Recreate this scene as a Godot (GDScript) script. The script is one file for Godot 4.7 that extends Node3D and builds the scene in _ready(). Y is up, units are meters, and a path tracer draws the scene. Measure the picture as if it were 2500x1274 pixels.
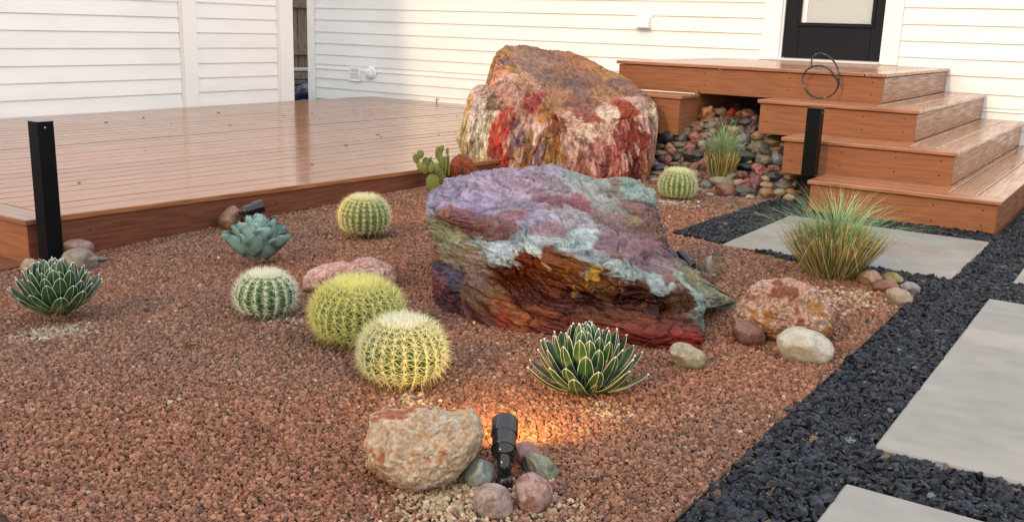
extends Node3D

var rng := RandomNumberGenerator.new()
var noise_a := FastNoiseLite.new()
var noise_b := FastNoiseLite.new()
var noise_c := FastNoiseLite.new()
var balls := {}
var blocks := {}
var M := {}
var taken := {}

# ---------------------------------------------------------------- helpers
func tag(o: Node3D, label := "", category := "", group := "", kind := "") -> Node3D:
	if label: o.set_meta("label", label)
	if category: o.set_meta("category", category)
	if group: o.set_meta("group", group)
	if kind: o.set_meta("kind", kind)
	return o

func put(o: Node3D, called: String, parent: Node) -> Node3D:
	var key := str(parent.get_instance_id()) + called
	var n: int = taken.get(key, 0)
	taken[key] = n + 1
	o.name = called if n == 0 else "%s_%03d" % [called, n]
	parent.add_child(o, true)
	return o

func base(called: String, at: Vector3, label := "", category := "", group := "", kind := "") -> Node3D:
	var o := Node3D.new()
	o.position = at
	put(o, called, self)
	return tag(o, label, category, group, kind)

func shape(called: String, mesh: Mesh, m: Material, parent: Node, at := Transform3D()) -> MeshInstance3D:
	var o := MeshInstance3D.new()
	o.mesh = mesh
	o.material_override = m
	o.transform = at
	put(o, called, parent)
	return o

func hexlin(h: String, k := 1.0) -> Color:
	var c := Color.html(h).srgb_to_linear()
	return Color(c.r * k, c.g * k, c.b * k)

func lin(c: Color) -> Color:
	return c.linear_to_srgb()

# a mesh out of plain arrays; smooth normals; turned outward when the shape is closed
func make_mesh(v: PackedVector3Array, idx: PackedInt32Array, col := PackedColorArray(), closed := true, uv := PackedVector2Array()) -> ArrayMesh:
	var vol := 0.0
	var nor := PackedVector3Array()
	nor.resize(v.size())
	for t in range(0, idx.size(), 3):
		var a := idx[t]
		var b := idx[t + 1]
		var c := idx[t + 2]
		var pa := v[a]
		var n := (v[c] - pa).cross(v[b] - pa)
		vol += pa.dot(n)
		nor[a] += n
		nor[b] += n
		nor[c] += n
	var flip := closed and vol < 0.0
	if flip:
		for t in range(0, idx.size(), 3):
			var k := idx[t + 1]
			idx[t + 1] = idx[t + 2]
			idx[t + 2] = k
	for i in nor.size():
		nor[i] = (-nor[i] if flip else nor[i]).normalized()
		if nor[i] == Vector3.ZERO: nor[i] = Vector3.UP
	var arr := []
	arr.resize(Mesh.ARRAY_MAX)
	arr[Mesh.ARRAY_VERTEX] = v
	arr[Mesh.ARRAY_NORMAL] = nor
	arr[Mesh.ARRAY_INDEX] = idx
	if col.size() == v.size(): arr[Mesh.ARRAY_COLOR] = col
	if uv.size() == v.size(): arr[Mesh.ARRAY_TEX_UV] = uv
	var m := ArrayMesh.new()
	m.add_surface_from_arrays(Mesh.PRIMITIVE_TRIANGLES, arr)
	return m

# the same with every triangle on its own vertices (hard edges)
func flat_mesh(v: PackedVector3Array, idx: PackedInt32Array, col := PackedColorArray()) -> ArrayMesh:
	var v2 := PackedVector3Array()
	var c2 := PackedColorArray()
	var i2 := PackedInt32Array()
	for i in idx.size():
		v2.append(v[idx[i]])
		if col.size() == v.size(): c2.append(col[idx[i]])
		i2.append(i)
	return make_mesh(v2, i2, c2)

# chamfered block, centred
func block(size: Vector3, ch := 0.004) -> ArrayMesh:
	var key := "%.4f %.4f %.4f %.4f" % [size.x, size.y, size.z, ch]
	if blocks.has(key): return blocks[key]
	var h := size * 0.5
	var v := PackedVector3Array()
	var idx := PackedInt32Array()
	for sx in [-1, 1]:
		for sy in [-1, 1]:
			for sz in [-1, 1]:
				v.append(Vector3(sx * h.x, sy * (h.y - ch), sz * (h.z - ch)))
				v.append(Vector3(sx * (h.x - ch), sy * h.y, sz * (h.z - ch)))
				v.append(Vector3(sx * (h.x - ch), sy * (h.y - ch), sz * h.z))
	var at := func(sx: int, sy: int, sz: int, k: int) -> int: return ((sx * 2 + sy) * 2 + sz) * 3 + k
	var quads := []
	for s in 2:
		quads.append([at.call(s, 0, 0, 0), at.call(s, 0, 1, 0), at.call(s, 1, 1, 0), at.call(s, 1, 0, 0)])
		quads.append([at.call(0, s, 0, 1), at.call(0, s, 1, 1), at.call(1, s, 1, 1), at.call(1, s, 0, 1)])
		quads.append([at.call(0, 0, s, 2), at.call(0, 1, s, 2), at.call(1, 1, s, 2), at.call(1, 0, s, 2)])
	for p in 2:
		for q in 2:
			quads.append([at.call(p, q, 0, 0), at.call(p, q, 1, 0), at.call(p, q, 1, 1), at.call(p, q, 0, 1)])
			quads.append([at.call(p, 0, q, 0), at.call(p, 1, q, 0), at.call(p, 1, q, 2), at.call(p, 0, q, 2)])
			quads.append([at.call(0, p, q, 1), at.call(1, p, q, 1), at.call(1, p, q, 2), at.call(0, p, q, 2)])
	var tris := []
	for q in quads:
		tris.append([q[0], q[1], q[2]])
		tris.append([q[0], q[2], q[3]])
	for p in 2:
		for q in 2:
			for r in 2:
				tris.append([at.call(p, q, r, 0), at.call(p, q, r, 1), at.call(p, q, r, 2)])
	for t in tris:
		var n := (v[t[2]] - v[t[0]]).cross(v[t[1]] - v[t[0]])
		var out := n.dot(v[t[0]] + v[t[1]] + v[t[2]]) > 0.0
		idx.append(t[0])
		idx.append(t[1] if out else t[2])
		idx.append(t[2] if out else t[1])
	blocks[key] = flat_mesh(v, idx)
	return blocks[key]

func box(called: String, lo: Vector3, hi: Vector3, m: Material, parent: Node, ch := 0.004) -> MeshInstance3D:
	var off: Vector3 = parent.position if parent != self else Vector3.ZERO
	return shape(called, block(hi - lo, ch), m, parent, Transform3D(Basis(), (lo + hi) * 0.5 - off))

func ball(level: int) -> Array:
	if balls.has(level): return balls[level]
	var t := (1.0 + sqrt(5.0)) / 2.0
	var v := PackedVector3Array()
	for p in [[-1, t, 0], [1, t, 0], [-1, -t, 0], [1, -t, 0], [0, -1, t], [0, 1, t], [0, -1, -t], [0, 1, -t], [t, 0, -1], [t, 0, 1], [-t, 0, -1], [-t, 0, 1]]:
		v.append(Vector3(p[0], p[1], p[2]).normalized())
	var f := PackedInt32Array()
	for a in 12:
		for b in range(a + 1, 12):
			for c in range(b + 1, 12):
				if v[a].distance_to(v[b]) < 1.06 and v[b].distance_to(v[c]) < 1.06 and v[a].distance_to(v[c]) < 1.06:
					var out := (v[c] - v[a]).cross(v[b] - v[a]).dot(v[a]) > 0
					f.append(a)
					f.append(b if out else c)
					f.append(c if out else b)
	for l in level:
		var mid := {}
		var g := PackedInt32Array()
		for k in range(0, f.size(), 3):
			var m := [0, 0, 0]
			for e in 3:
				var a := f[k + e]
				var b := f[k + (e + 1) % 3]
				var key := mini(a, b) * 100000 + maxi(a, b)
				if not mid.has(key):
					mid[key] = v.size()
					v.append(((v[a] + v[b]) * 0.5).normalized())
				m[e] = mid[key]
			g.append_array(PackedInt32Array([f[k], m[0], m[2], f[k + 1], m[1], m[0], f[k + 2], m[2], m[1], m[0], m[1], m[2]]))
		f = g
	balls[level] = [v, f]
	return balls[level]

func tube_mesh(path: PackedVector3Array, r: Variant, sides := 8, closed := false) -> ArrayMesh:
	var v := PackedVector3Array()
	var idx := PackedInt32Array()
	var n := path.size()
	var side := Vector3.UP
	for i in n:
		var d: Vector3
		if closed: d = path[(i + 1) % n] - path[(i + n - 1) % n]
		else: d = path[mini(i + 1, n - 1)] - path[maxi(i - 1, 0)]
		d = d.normalized()
		if i == 0: side = d.cross(Vector3(0.31, 0.8, 0.52)).normalized()
		side = (side - d * side.dot(d)).normalized()
		var up := d.cross(side)
		var rr: float = r[i] if r is PackedFloat32Array else r
		for s in sides:
			var a := TAU * s / sides
			v.append(path[i] + (side * cos(a) + up * sin(a)) * rr)
	for i in (n if closed else n - 1):
		for s in sides:
			var a := i * sides + s
			var b := i * sides + (s + 1) % sides
			var c := ((i + 1) % n) * sides + s
			var e := ((i + 1) % n) * sides + (s + 1) % sides
			idx.append_array(PackedInt32Array([a, b, c, b, e, c]))
	if not closed:
		for e in [0, n - 1]:
			v.append(path[e])
			for s in sides:
				idx.append_array(PackedInt32Array([v.size() - 1, e * sides + ((s + 1) % sides if e == 0 else s), e * sides + (s if e == 0 else (s + 1) % sides)]))
	return make_mesh(v, idx)

# turned shape: profile of (radius, height) round the y axis
func lathe(profile: Array, sides := 20) -> ArrayMesh:
	var v := PackedVector3Array()
	var idx := PackedInt32Array()
	var n := profile.size()
	for i in n:
		for s in sides:
			var a := TAU * s / sides
			v.append(Vector3(cos(a) * profile[i].x, profile[i].y, sin(a) * profile[i].x))
	for i in n - 1:
		for s in sides:
			var t := (s + 1) % sides
			idx.append_array(PackedInt32Array([i * sides + s, (i + 1) * sides + s, i * sides + t, i * sides + t, (i + 1) * sides + s, (i + 1) * sides + t]))
	return make_mesh(v, idx)

func nz(p: Vector3, f: float, n := noise_a) -> float:
	return n.get_noise_3d(p.x * f, p.y * f, p.z * f)

# ---------------------------------------------------------------- materials
func noise_texture(freq: float, ramp: Array, octaves := 4, sd := 1, w := 512, bump := 0.0, kind := FastNoiseLite.TYPE_SIMPLEX_SMOOTH) -> NoiseTexture2D:
	var n := FastNoiseLite.new()
	n.seed = sd
	n.noise_type = kind
	n.frequency = freq
	n.fractal_octaves = octaves
	var t := NoiseTexture2D.new()
	t.width = w
	t.height = w
	t.seamless = true
	t.noise = n
	if bump > 0.0:
		t.as_normal_map = true
		t.bump_strength = bump
	elif ramp.size():
		var g := Gradient.new()
		g.offsets = PackedFloat32Array()
		g.colors = PackedColorArray()
		var off := PackedFloat32Array()
		var cs := PackedColorArray()
		for r in ramp:
			off.append(r[0])
			cs.append(r[1])
		g.offsets = off
		g.colors = cs
		t.color_ramp = g
	return t

func grey(v: float) -> Color:
	return Color(v, v, v)

func plain(c: Color, rough := 0.6, metal := 0.0) -> StandardMaterial3D:
	var m := StandardMaterial3D.new()
	m.albedo_color = lin(c)
	m.roughness = rough
	m.metallic = metal
	return m

func tinted(rough := 0.6, relief := 0.0, freq := 0.02, scale := 4.0, sd := 3) -> StandardMaterial3D:
	var m := StandardMaterial3D.new()
	m.vertex_color_use_as_albedo = true
	m.roughness = rough
	if relief > 0.0:
		m.heightmap_enabled = true
		m.heightmap_texture = noise_texture(freq, [], 5, sd)
		m.heightmap_scale = relief
		m.uv1_triplanar = true
		m.uv1_world_triplanar = true
		m.uv1_scale = Vector3.ONE * scale
	return m

func wood(dark: Color, mid: Color, light: Color, along: String, rough_lo: float, rough_hi: float, sd: int) -> StandardMaterial3D:
	var m := StandardMaterial3D.new()
	m.albedo_texture = noise_texture(0.012, [[0.0, lin(dark)], [0.36, lin(dark.lerp(mid, 0.7))], [0.5, lin(mid)], [0.62, lin(mid.lerp(light, 0.5))], [1.0, lin(light)]], 5, sd)
	m.roughness_texture = noise_texture(0.008, [[0.25, grey(rough_lo)], [0.5, grey((rough_lo + rough_hi) * 0.5)], [0.72, grey(rough_hi)]], 4, sd + 9)
	m.roughness = 1.0
	m.uv1_triplanar = true
	m.uv1_world_triplanar = true
	m.uv1_triplanar_sharpness = 6.0
	m.uv1_scale = Vector3(0.5, 9.0, 9.0) if along == "x" else Vector3(9.0, 9.0, 0.5)
	m.heightmap_enabled = true
	m.heightmap_texture = noise_texture(0.03, [], 3, sd + 20)
	m.heightmap_scale = 0.03
	if rough_lo < 0.2:
		m.metallic_specular = 0.42
		m.clearcoat_enabled = true
		m.clearcoat = 0.25
		m.clearcoat_roughness = 0.06
	return m

func make_materials() -> void:
	M.paint = plain(Color(0.84, 0.835, 0.81), 0.42)
	M.paint.roughness_texture = noise_texture(0.01, [[0.3, grey(0.34)], [0.7, grey(0.55)]], 3, 31, 256)
	M.paint.roughness = 1.0
	M.paint.albedo_texture = noise_texture(0.006, [[0.3, lin(grey(0.95))], [0.6, Color.WHITE]], 4, 33, 256)
	M.paint.uv1_triplanar = true
	M.paint.uv1_world_triplanar = true
	M.paint.uv1_scale = Vector3(0.5, 2.0, 0.5)
	M.trim = plain(Color(0.84, 0.835, 0.815), 0.4)
	M.deck = wood(Color(0.16, 0.062, 0.026), Color(0.27, 0.108, 0.044), Color(0.34, 0.145, 0.062), "z", 0.07, 0.26, 5)
	M.deck_x = wood(Color(0.14, 0.066, 0.04), Color(0.21, 0.1, 0.058), Color(0.27, 0.135, 0.08), "x", 0.07, 0.26, 6)
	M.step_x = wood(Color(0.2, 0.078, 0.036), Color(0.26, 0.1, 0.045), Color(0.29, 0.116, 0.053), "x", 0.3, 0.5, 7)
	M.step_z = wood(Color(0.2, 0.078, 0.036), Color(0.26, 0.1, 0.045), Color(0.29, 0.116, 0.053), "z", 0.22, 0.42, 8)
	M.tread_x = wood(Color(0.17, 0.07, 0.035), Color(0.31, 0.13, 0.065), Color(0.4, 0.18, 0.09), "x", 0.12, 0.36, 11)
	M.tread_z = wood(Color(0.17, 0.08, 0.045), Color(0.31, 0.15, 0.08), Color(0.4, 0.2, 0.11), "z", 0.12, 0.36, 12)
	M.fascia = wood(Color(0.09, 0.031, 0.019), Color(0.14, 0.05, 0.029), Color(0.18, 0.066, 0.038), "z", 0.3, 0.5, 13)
	for k in 4:
		var dm: StandardMaterial3D = M.deck.duplicate()
		var t: float = [1.0, 0.8, 0.9, 1.0][k]
		dm.albedo_color = lin(Color(t, t * [1.0, 0.98, 1.04, 0.95][k], t * [1.0, 0.95, 1.05, 0.9][k]))
		M["deck%d" % k] = dm
	M.fence = wood(Color(0.05, 0.032, 0.02), Color(0.13, 0.085, 0.055), Color(0.2, 0.14, 0.09), "x", 0.7, 0.9, 14)
	M.fence.uv1_scale = Vector3(5.0, 0.5, 5.0)
	M.concrete = plain(Color(0.235, 0.224, 0.206), 0.55)
	M.concrete.metallic_specular = 0.35
	M.concrete.albedo_texture = noise_texture(0.011, [[0.1, lin(grey(0.86))], [0.5, lin(Color(0.96, 0.955, 0.94))], [0.9, Color.WHITE]], 5, 41, 1024)
	M.concrete.roughness_texture = noise_texture(0.006, [[0.3, grey(0.3)], [0.7, grey(0.7)]], 4, 42)
	M.concrete.roughness = 1.0
	M.concrete.heightmap_enabled = true
	M.concrete.heightmap_texture = noise_texture(0.09, [], 5, 43)
	M.concrete.heightmap_scale = 0.03
	M.concrete.uv1_triplanar = true
	M.concrete.uv1_world_triplanar = true
	M.concrete.uv1_scale = Vector3(0.55, 1.0, 0.8)
	M.black = plain(Color(0.006, 0.0065, 0.008), 0.14)
	M.matt_black = plain(Color(0.004, 0.0042, 0.005), 0.4)
	M.edging = plain(Color(0.012, 0.012, 0.014), 0.5)
	M.screw = plain(Color(0.03, 0.016, 0.01), 0.5)
	M.door = plain(Color(0.011, 0.0115, 0.014), 0.4)
	M.blind = plain(Color(0.6, 0.61, 0.58), 0.5)
	M.glass = StandardMaterial3D.new()
	M.glass.albedo_color = Color(1, 1, 1, 0.06)
	M.glass.roughness = 0.02
	M.glass.transparency = BaseMaterial3D.TRANSPARENCY_ALPHA
	M.metal = plain(Color(0.5, 0.5, 0.5), 0.35, 0.9)
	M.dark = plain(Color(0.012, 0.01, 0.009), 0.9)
	M.soil = plain(Color(0.04, 0.02, 0.014), 0.95)
	M.black_soil = plain(Color(0.012, 0.012, 0.015), 0.9)
	M.black.metallic_specular = 0.5
	M.matt_black.metallic_specular = 0.22
	M.door.metallic_specular = 0.25
	M.edging.metallic_specular = 0.25
	M.gravel = tinted(0.7)
	M.chips = tinted(0.3)
	M.chips.metallic_specular = 0.3
	M.stone = tinted(0.46, 0.05, 0.05, 9.0, 51)
	M.rock = tinted(0.6, 0.22, 0.02, 6.0, 52)
	M.boulder = tinted(0.42, 0.25, 0.03, 5.0, 53)
	M.schist = tinted(0.4, 0.3, 0.025, 6.0, 54)
	M.schist.uv1_scale = Vector3(1.6, 6.0, 1.6)
	M.boulder.uv1_scale = Vector3(4.0, 0.9, 4.0)
	M.schist.albedo_texture = noise_texture(0.035, [[0.0, lin(grey(0.35))], [0.42, lin(grey(0.62))], [0.5, lin(grey(0.92))], [1.0, Color.WHITE]], 5, 61)
	M.boulder.albedo_texture = noise_texture(0.035, [[0.0, lin(grey(0.3))], [0.42, lin(grey(0.6))], [0.52, lin(grey(0.95))], [1.0, Color.WHITE]], 5, 62)
	M.rock.albedo_texture = noise_texture(0.06, [[0.0, lin(grey(0.5))], [0.4, lin(grey(0.8))], [0.55, lin(grey(0.97))], [1.0, Color.WHITE]], 5, 63)
	for k in ["schist", "boulder", "rock"]: M[k].metallic_specular = 0.3
	M.gravel.metallic_specular = 0.2
	M.fascia.metallic_specular = 0.3
	M.step_x.metallic_specular = 0.3
	M.plant = tinted(0.42)
	M.plant.metallic_specular = 0.35
	M.spine = tinted(0.5)
	M.spine.backlight_enabled = true
	M.spine.backlight = Color(0.4, 0.38, 0.22)
	M.grass = tinted(0.6)
	M.grass.backlight_enabled = true
	M.grass.backlight = Color(0.4, 0.42, 0.3)

# ---------------------------------------------------------------- ground
func smooth(a: float) -> float:
	a = clampf(a, 0.0, 1.0)
	return a * a * (3.0 - 2.0 * a)

func ground_y(x: float, z: float) -> float:
	var s := smooth((-z - 6.0) / 1.1)
	var t := clampf((-z - 2.2) / 2.6, 0.0, 1.0)
	return 0.41 * s * smooth((-1.45 - x) / 0.25) + smooth((-2.6 - x) / 1.0) * (-0.06 + 0.09 * t) * (1.0 - s)

func bumps(x: float, z: float) -> float:
	return noise_a.get_noise_2d(x * 14.0, z * 14.0) * 0.012

func deck_edge(z: float) -> float:      # the long front edge of the deck
	return lerpf(-4.078, -3.84, (-z - 2.3) / 2.47)

func in_chips(x: float, z: float) -> bool:
	var e := -0.755 if z > -4.24 else 99.0
	if z > -4.24: return x > e
	var zc := lerpf(-4.24, -4.66, clampf((-0.755 - x) / 1.32, 0.0, 1.0))
	return x > -2.075 + (-4.66 - z) * 0.041 and z < zc

func sheet(called: String, x0: float, x1: float, z0: float, z1: float, step: float, drop: float, m: Material) -> MeshInstance3D:
	var nx := int(ceil((x1 - x0) / step))
	var nzz := int(ceil((z1 - z0) / step))
	var v := PackedVector3Array()
	var idx := PackedInt32Array()
	for j in nzz + 1:
		for i in nx + 1:
			var x := lerpf(x0, x1, float(i) / nx)
			var z := lerpf(z0, z1, float(j) / nzz)
			v.append(Vector3(x, ground_y(x, z) + bumps(x, z) - drop, z))
	for j in nzz:
		for i in nx:
			var a := j * (nx + 1) + i
			idx.append_array(PackedInt32Array([a, a + 1, a + nx + 1, a + 1, a + nx + 2, a + nx + 1]))
	return shape(called, make_mesh(v, idx, PackedColorArray(), false), m, self)

func pebble(level: int, sd: int, rough: float, flatten := 1.0, facet := false) -> ArrayMesh:
	var b := ball(level)
	var v: PackedVector3Array = b[0].duplicate()
	for i in v.size():
		var p := v[i]
		var q := p + Vector3(sd * 3.1, sd * 1.7, 0)
		var k := 1.0 + rough * noise_b.get_noise_3d(q.x * 60, q.y * 60, q.z * 60) + rough * 0.6 * noise_a.get_noise_3d(q.x * 130, q.y * 130, q.z * 130)
		v[i] = Vector3(p.x * k, p.y * k * flatten, p.z * k)
	return flat_mesh(v, b[1]) if facet else make_mesh(v, b[1].duplicate())

func scatter(called: String, mesh: Mesh, m: Material, places: Array, tints: PackedColorArray, label: String, category: String) -> void:
	var mm := MultiMesh.new()
	mm.transform_format = MultiMesh.TRANSFORM_3D
	mm.use_colors = true
	mm.mesh = mesh
	mm.instance_count = places.size()
	for i in places.size():
		mm.set_instance_transform(i, places[i])
		mm.set_instance_color(i, tints[i])
	var o := MultiMeshInstance3D.new()
	o.multimesh = mm
	o.material_override = m
	put(o, called, self)
	tag(o, label, category, "", "stuff")

func spin(s: Vector3) -> Basis:
	var ax := Vector3(rng.randf_range(-1, 1), rng.randf_range(-1, 1), rng.randf_range(-1, 1))
	if ax.length() < 0.05: ax = Vector3.UP
	return Basis(ax.normalized(), rng.randf() * TAU) * Basis.from_scale(s)

func gravel() -> void:
	var pale := [[Vector3(-3.043, 0, -1.8), 0.15, 0.8], [Vector3(-1.194, 0, -1.587), 0.17, 0.95], [Vector3(-1.654, 0, -2.017), 0.08, 0.8], [Vector3(-1.009, 0, -1.704), 0.12, 0.6], [Vector3(-1.179, 0, -2.257), 0.09, 0.6], [Vector3(-2.491, 0, -2.308), 0.1, 0.6], [Vector3(-2.458, 0, -5.524), 0.17, 0.7], [Vector3(-1.015, 0, -3.917), 0.22, 0.55]]
	var places := []
	var tints := PackedColorArray()
	var base_cols := [hexlin("b37a64"), hexlin("a86c58"), hexlin("9a6656"), hexlin("a9796a"), hexlin("9e5c48"), hexlin("8e6256"), hexlin("ba8068"), hexlin("7d544a"), hexlin("a86e58")]
	var pale_cols := [hexlin("cdb39c"), hexlin("c2a690"), hexlin("b99a82"), hexlin("d6c2ae")]
	var z := -0.75
	while z > -6.35:
		var pitch := 0.0089 + 0.0014 * clampf((-z - 1.8) / 1.5, 0.0, 3.0)
		var x := -4.15
		while x < -0.70:
			var px := x + rng.randf_range(-0.5, 0.5) * pitch
			var pz := z + rng.randf_range(-0.5, 0.5) * pitch
			x += pitch
			# only the part of the bed that the place shows from about here
			if -pz < 0.5 - px * 0.25: continue
			if in_chips(px - 0.012, pz - 0.012) or px < deck_edge(pz) - 0.01: continue
			if px > -1.9 and pz < -4.6: continue
			var s := pitch * (0.42 + 0.52 * pow(rng.randf(), 1.5))
			var y := ground_y(px, pz) + bumps(px, pz) + rng.randf_range(-0.25, 0.3) * pitch
			places.append(Transform3D(spin(Vector3(s * rng.randf_range(0.8, 1.25), s * rng.randf_range(0.7, 1.0), s)), Vector3(px, y, pz)))
			var c: Color = base_cols[rng.randi() % base_cols.size()]
			var p2 := Vector3(px, 0, pz)
			for q in pale:
				var d: float = p2.distance_to(q[0]) / q[1] + 0.3 * noise_a.get_noise_2d(px * 60, pz * 60)
				if rng.randf() < q[2] * (1.0 - smooth(d - 0.2)): c = pale_cols[rng.randi() % 4]
			if rng.randf() < 0.005: c = hexlin("cdb8a6")
			if rng.randf() < 0.012: c = hexlin("5a4a4a")
			var orange := clampf(0.42 + 1.3 * noise_b.get_noise_2d(px * 9, pz * 9) + (px + 2.0) * 0.26 + (-pz - 3.2) * 0.14, 0.0, 1.0)
			var k := rng.randf_range(0.4, 0.76)
			c = Color(c.r * lerpf(0.86, 1.04, orange), c.g * lerpf(0.98, 0.96, orange), c.b * lerpf(0.92, 0.74, orange))
			var mean := (c.r + c.g + c.b) / 3.0
			c = c.lerp(Color(mean, mean, mean), 0.27)
			tints.append(Color(c.r * k * 1.06, c.g * k * 1.06, c.b * k * 1.0))
		z -= pitch * 0.92
	scatter("red_gravel", pebble(1, 4, 0.5, 0.85, true), M.gravel, places, tints, "terracotta red gravel spread over the whole planting bed", "gravel")

	places = []
	tints = PackedColorArray()
	var cols := [hexlin("20242b"), hexlin("272d38"), hexlin("181b20"), hexlin("2c3340"), hexlin("1f2632"), hexlin("23262b")]
	for layer in 2:
		z = -1.2
		while z > -7.6:
			var x := -2.2
			var pitch := 0.0165
			while x < 1.35:
				var px := x + rng.randf_range(-0.5, 0.5) * pitch
				var pz := z + rng.randf_range(-0.5, 0.5) * pitch
				x += pitch
				if not in_chips(px - 0.008, pz + 0.008) or on_paver(px, pz): continue
				if pz < -5.79 and px > -1.75 and px < -0.66: continue
				if pz < -6.0 and px < -0.66: continue
				var s := pitch * rng.randf_range(0.5, 0.98)
				places.append(Transform3D(spin(Vector3(s * rng.randf_range(0.8, 1.3), s * rng.randf_range(0.5, 0.9), s)), Vector3(px, bumps(px, pz) - 0.002 + layer * 0.008 + rng.randf_range(-0.003, 0.006), pz)))
				var c: Color = cols[rng.randi() % cols.size()]
				if rng.randf() < 0.003: c = hexlin("7a7f88")
				if rng.randf() < 0.01: c = hexlin("6a5545")
				var k := rng.randf_range(0.4, 0.8)
				tints.append(Color(c.r * k, c.g * k, c.b * k))
			z -= pitch * 0.95
	# chips that were kicked over the edging and on to the slabs
	for k in 70:
		var px := rng.randf_range(-2.1, 0.6)
		var pz := rng.randf_range(-5.6, -1.2)
		var by_edge := absf(px + 0.755) < 0.16 and pz > -4.3 and not in_chips(px, pz)
		if not by_edge: continue
		var s := rng.randf_range(0.005, 0.011)
		places.append(Transform3D(spin(Vector3(s * 1.2, s * 0.6, s)), Vector3(px, (ground_y(px, pz) + 0.008) if by_edge else 0.0, pz)))
		tints.append(cols[rng.randi() % cols.size()])
	scatter("black_gravel", pebble(1, 9, 0.5, 0.8, true), M.chips, places, tints, "blue black crushed slate gravel around the concrete pavers", "gravel")

var pavers := [[-1.745, -0.683, -5.53, -4.52, "grey concrete paver nearest the wooden steps, behind the big grass tuft"],
	[-0.5, 0.72, -4.27, -2.46, "large grey concrete paver along the right edge, middle of the path"],
	[-0.5, 0.72, -2.2, -0.9, "concrete paver cut by the bottom edge, nearest the viewer"],
	[-0.46, 0.72, -5.5, -4.63, "concrete paver of which only a corner shows, right of the steps' front corner"]]

func on_paver(x: float, z: float) -> bool:
	for p in pavers:
		var e := -0.004
		if x > p[0] + e and x < p[1] - e and z > p[2] + e and z < p[3] - e: return true
	return false

# ---------------------------------------------------------------- rocks
func facing(yaw: float, pitch: float, tilt := 0.0) -> Basis:
	return Basis(Vector3.UP, yaw) * Basis(Vector3.RIGHT, pitch) * Basis(Vector3.BACK, tilt)

# water-worn stone; colours are hex triples: main, second, speck
func river_stone(row: Array, called: String, category: String, group: String, sd: int, level := 3) -> void:
	var b := ball(level)
	var v: PackedVector3Array = b[0].duplicate()
	var col := PackedColorArray()
	var cs: PackedStringArray = row[7].split(" ")
	var ragged := cs[cs.size() - 1] == "r"
	if ragged: cs.remove_at(cs.size() - 1)
	var c0 := hexlin(cs[0], 0.58)
	var c1 := hexlin(cs[1] if cs.size() > 1 else cs[0], 0.58 if cs.size() > 1 else 0.45)
	var c2 := hexlin(cs[2], 0.58) if cs.size() > 2 else c0.darkened(0.35)
	var rough := 0.34 if ragged else 0.15
	var half := Vector3(row[3], row[4], row[5])
	var cut := Vector3(sin(sd * 2.3), cos(sd * 1.9) * 0.7, 0.7).normalized()
	var cut2 := Vector3(cos(sd * 1.3), sin(sd * 3.1), 0.5).normalized()
	for i in v.size():
		var p := v[i]
		var q := p * 0.8 + Vector3(sd * 2.7, sd * 1.3, sd * 0.7)
		var k := 1.0 + rough * nz(q, 17.0, noise_b) + (rough * 0.3 * nz(q, 70.0) if ragged else 0.012 * nz(q, 60.0))
		var d := p.dot(cut)
		if d > 0.72: p -= cut * (d - 0.72) * 0.75
		d = p.dot(cut2)
		if d > 0.8: p -= cut2 * (d - 0.8) * 0.7
		if ragged: k += 0.1 * absf(nz(q, 120.0)) - 0.04
		var m := smooth(0.5 + 2.2 * nz(q, 30.0))
		var c := c0.lerp(c1, m)
		c = c.lerp(c2, smooth(nz(q, 420.0, noise_b) * 3.0 - 0.5) * 0.7)
		var kk := 1.0 + 0.3 * nz(q, 140.0)
		col.append(Color(c.r * kk, c.g * kk, c.b * kk))
		v[i] = p * k * half
	var o := shape(called, make_mesh(v, b[1].duplicate(), col), M.stone, self, Transform3D(facing(row[1], row[2], row[6]), row[0]))
	tag(o, row[8], category, group)

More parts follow.
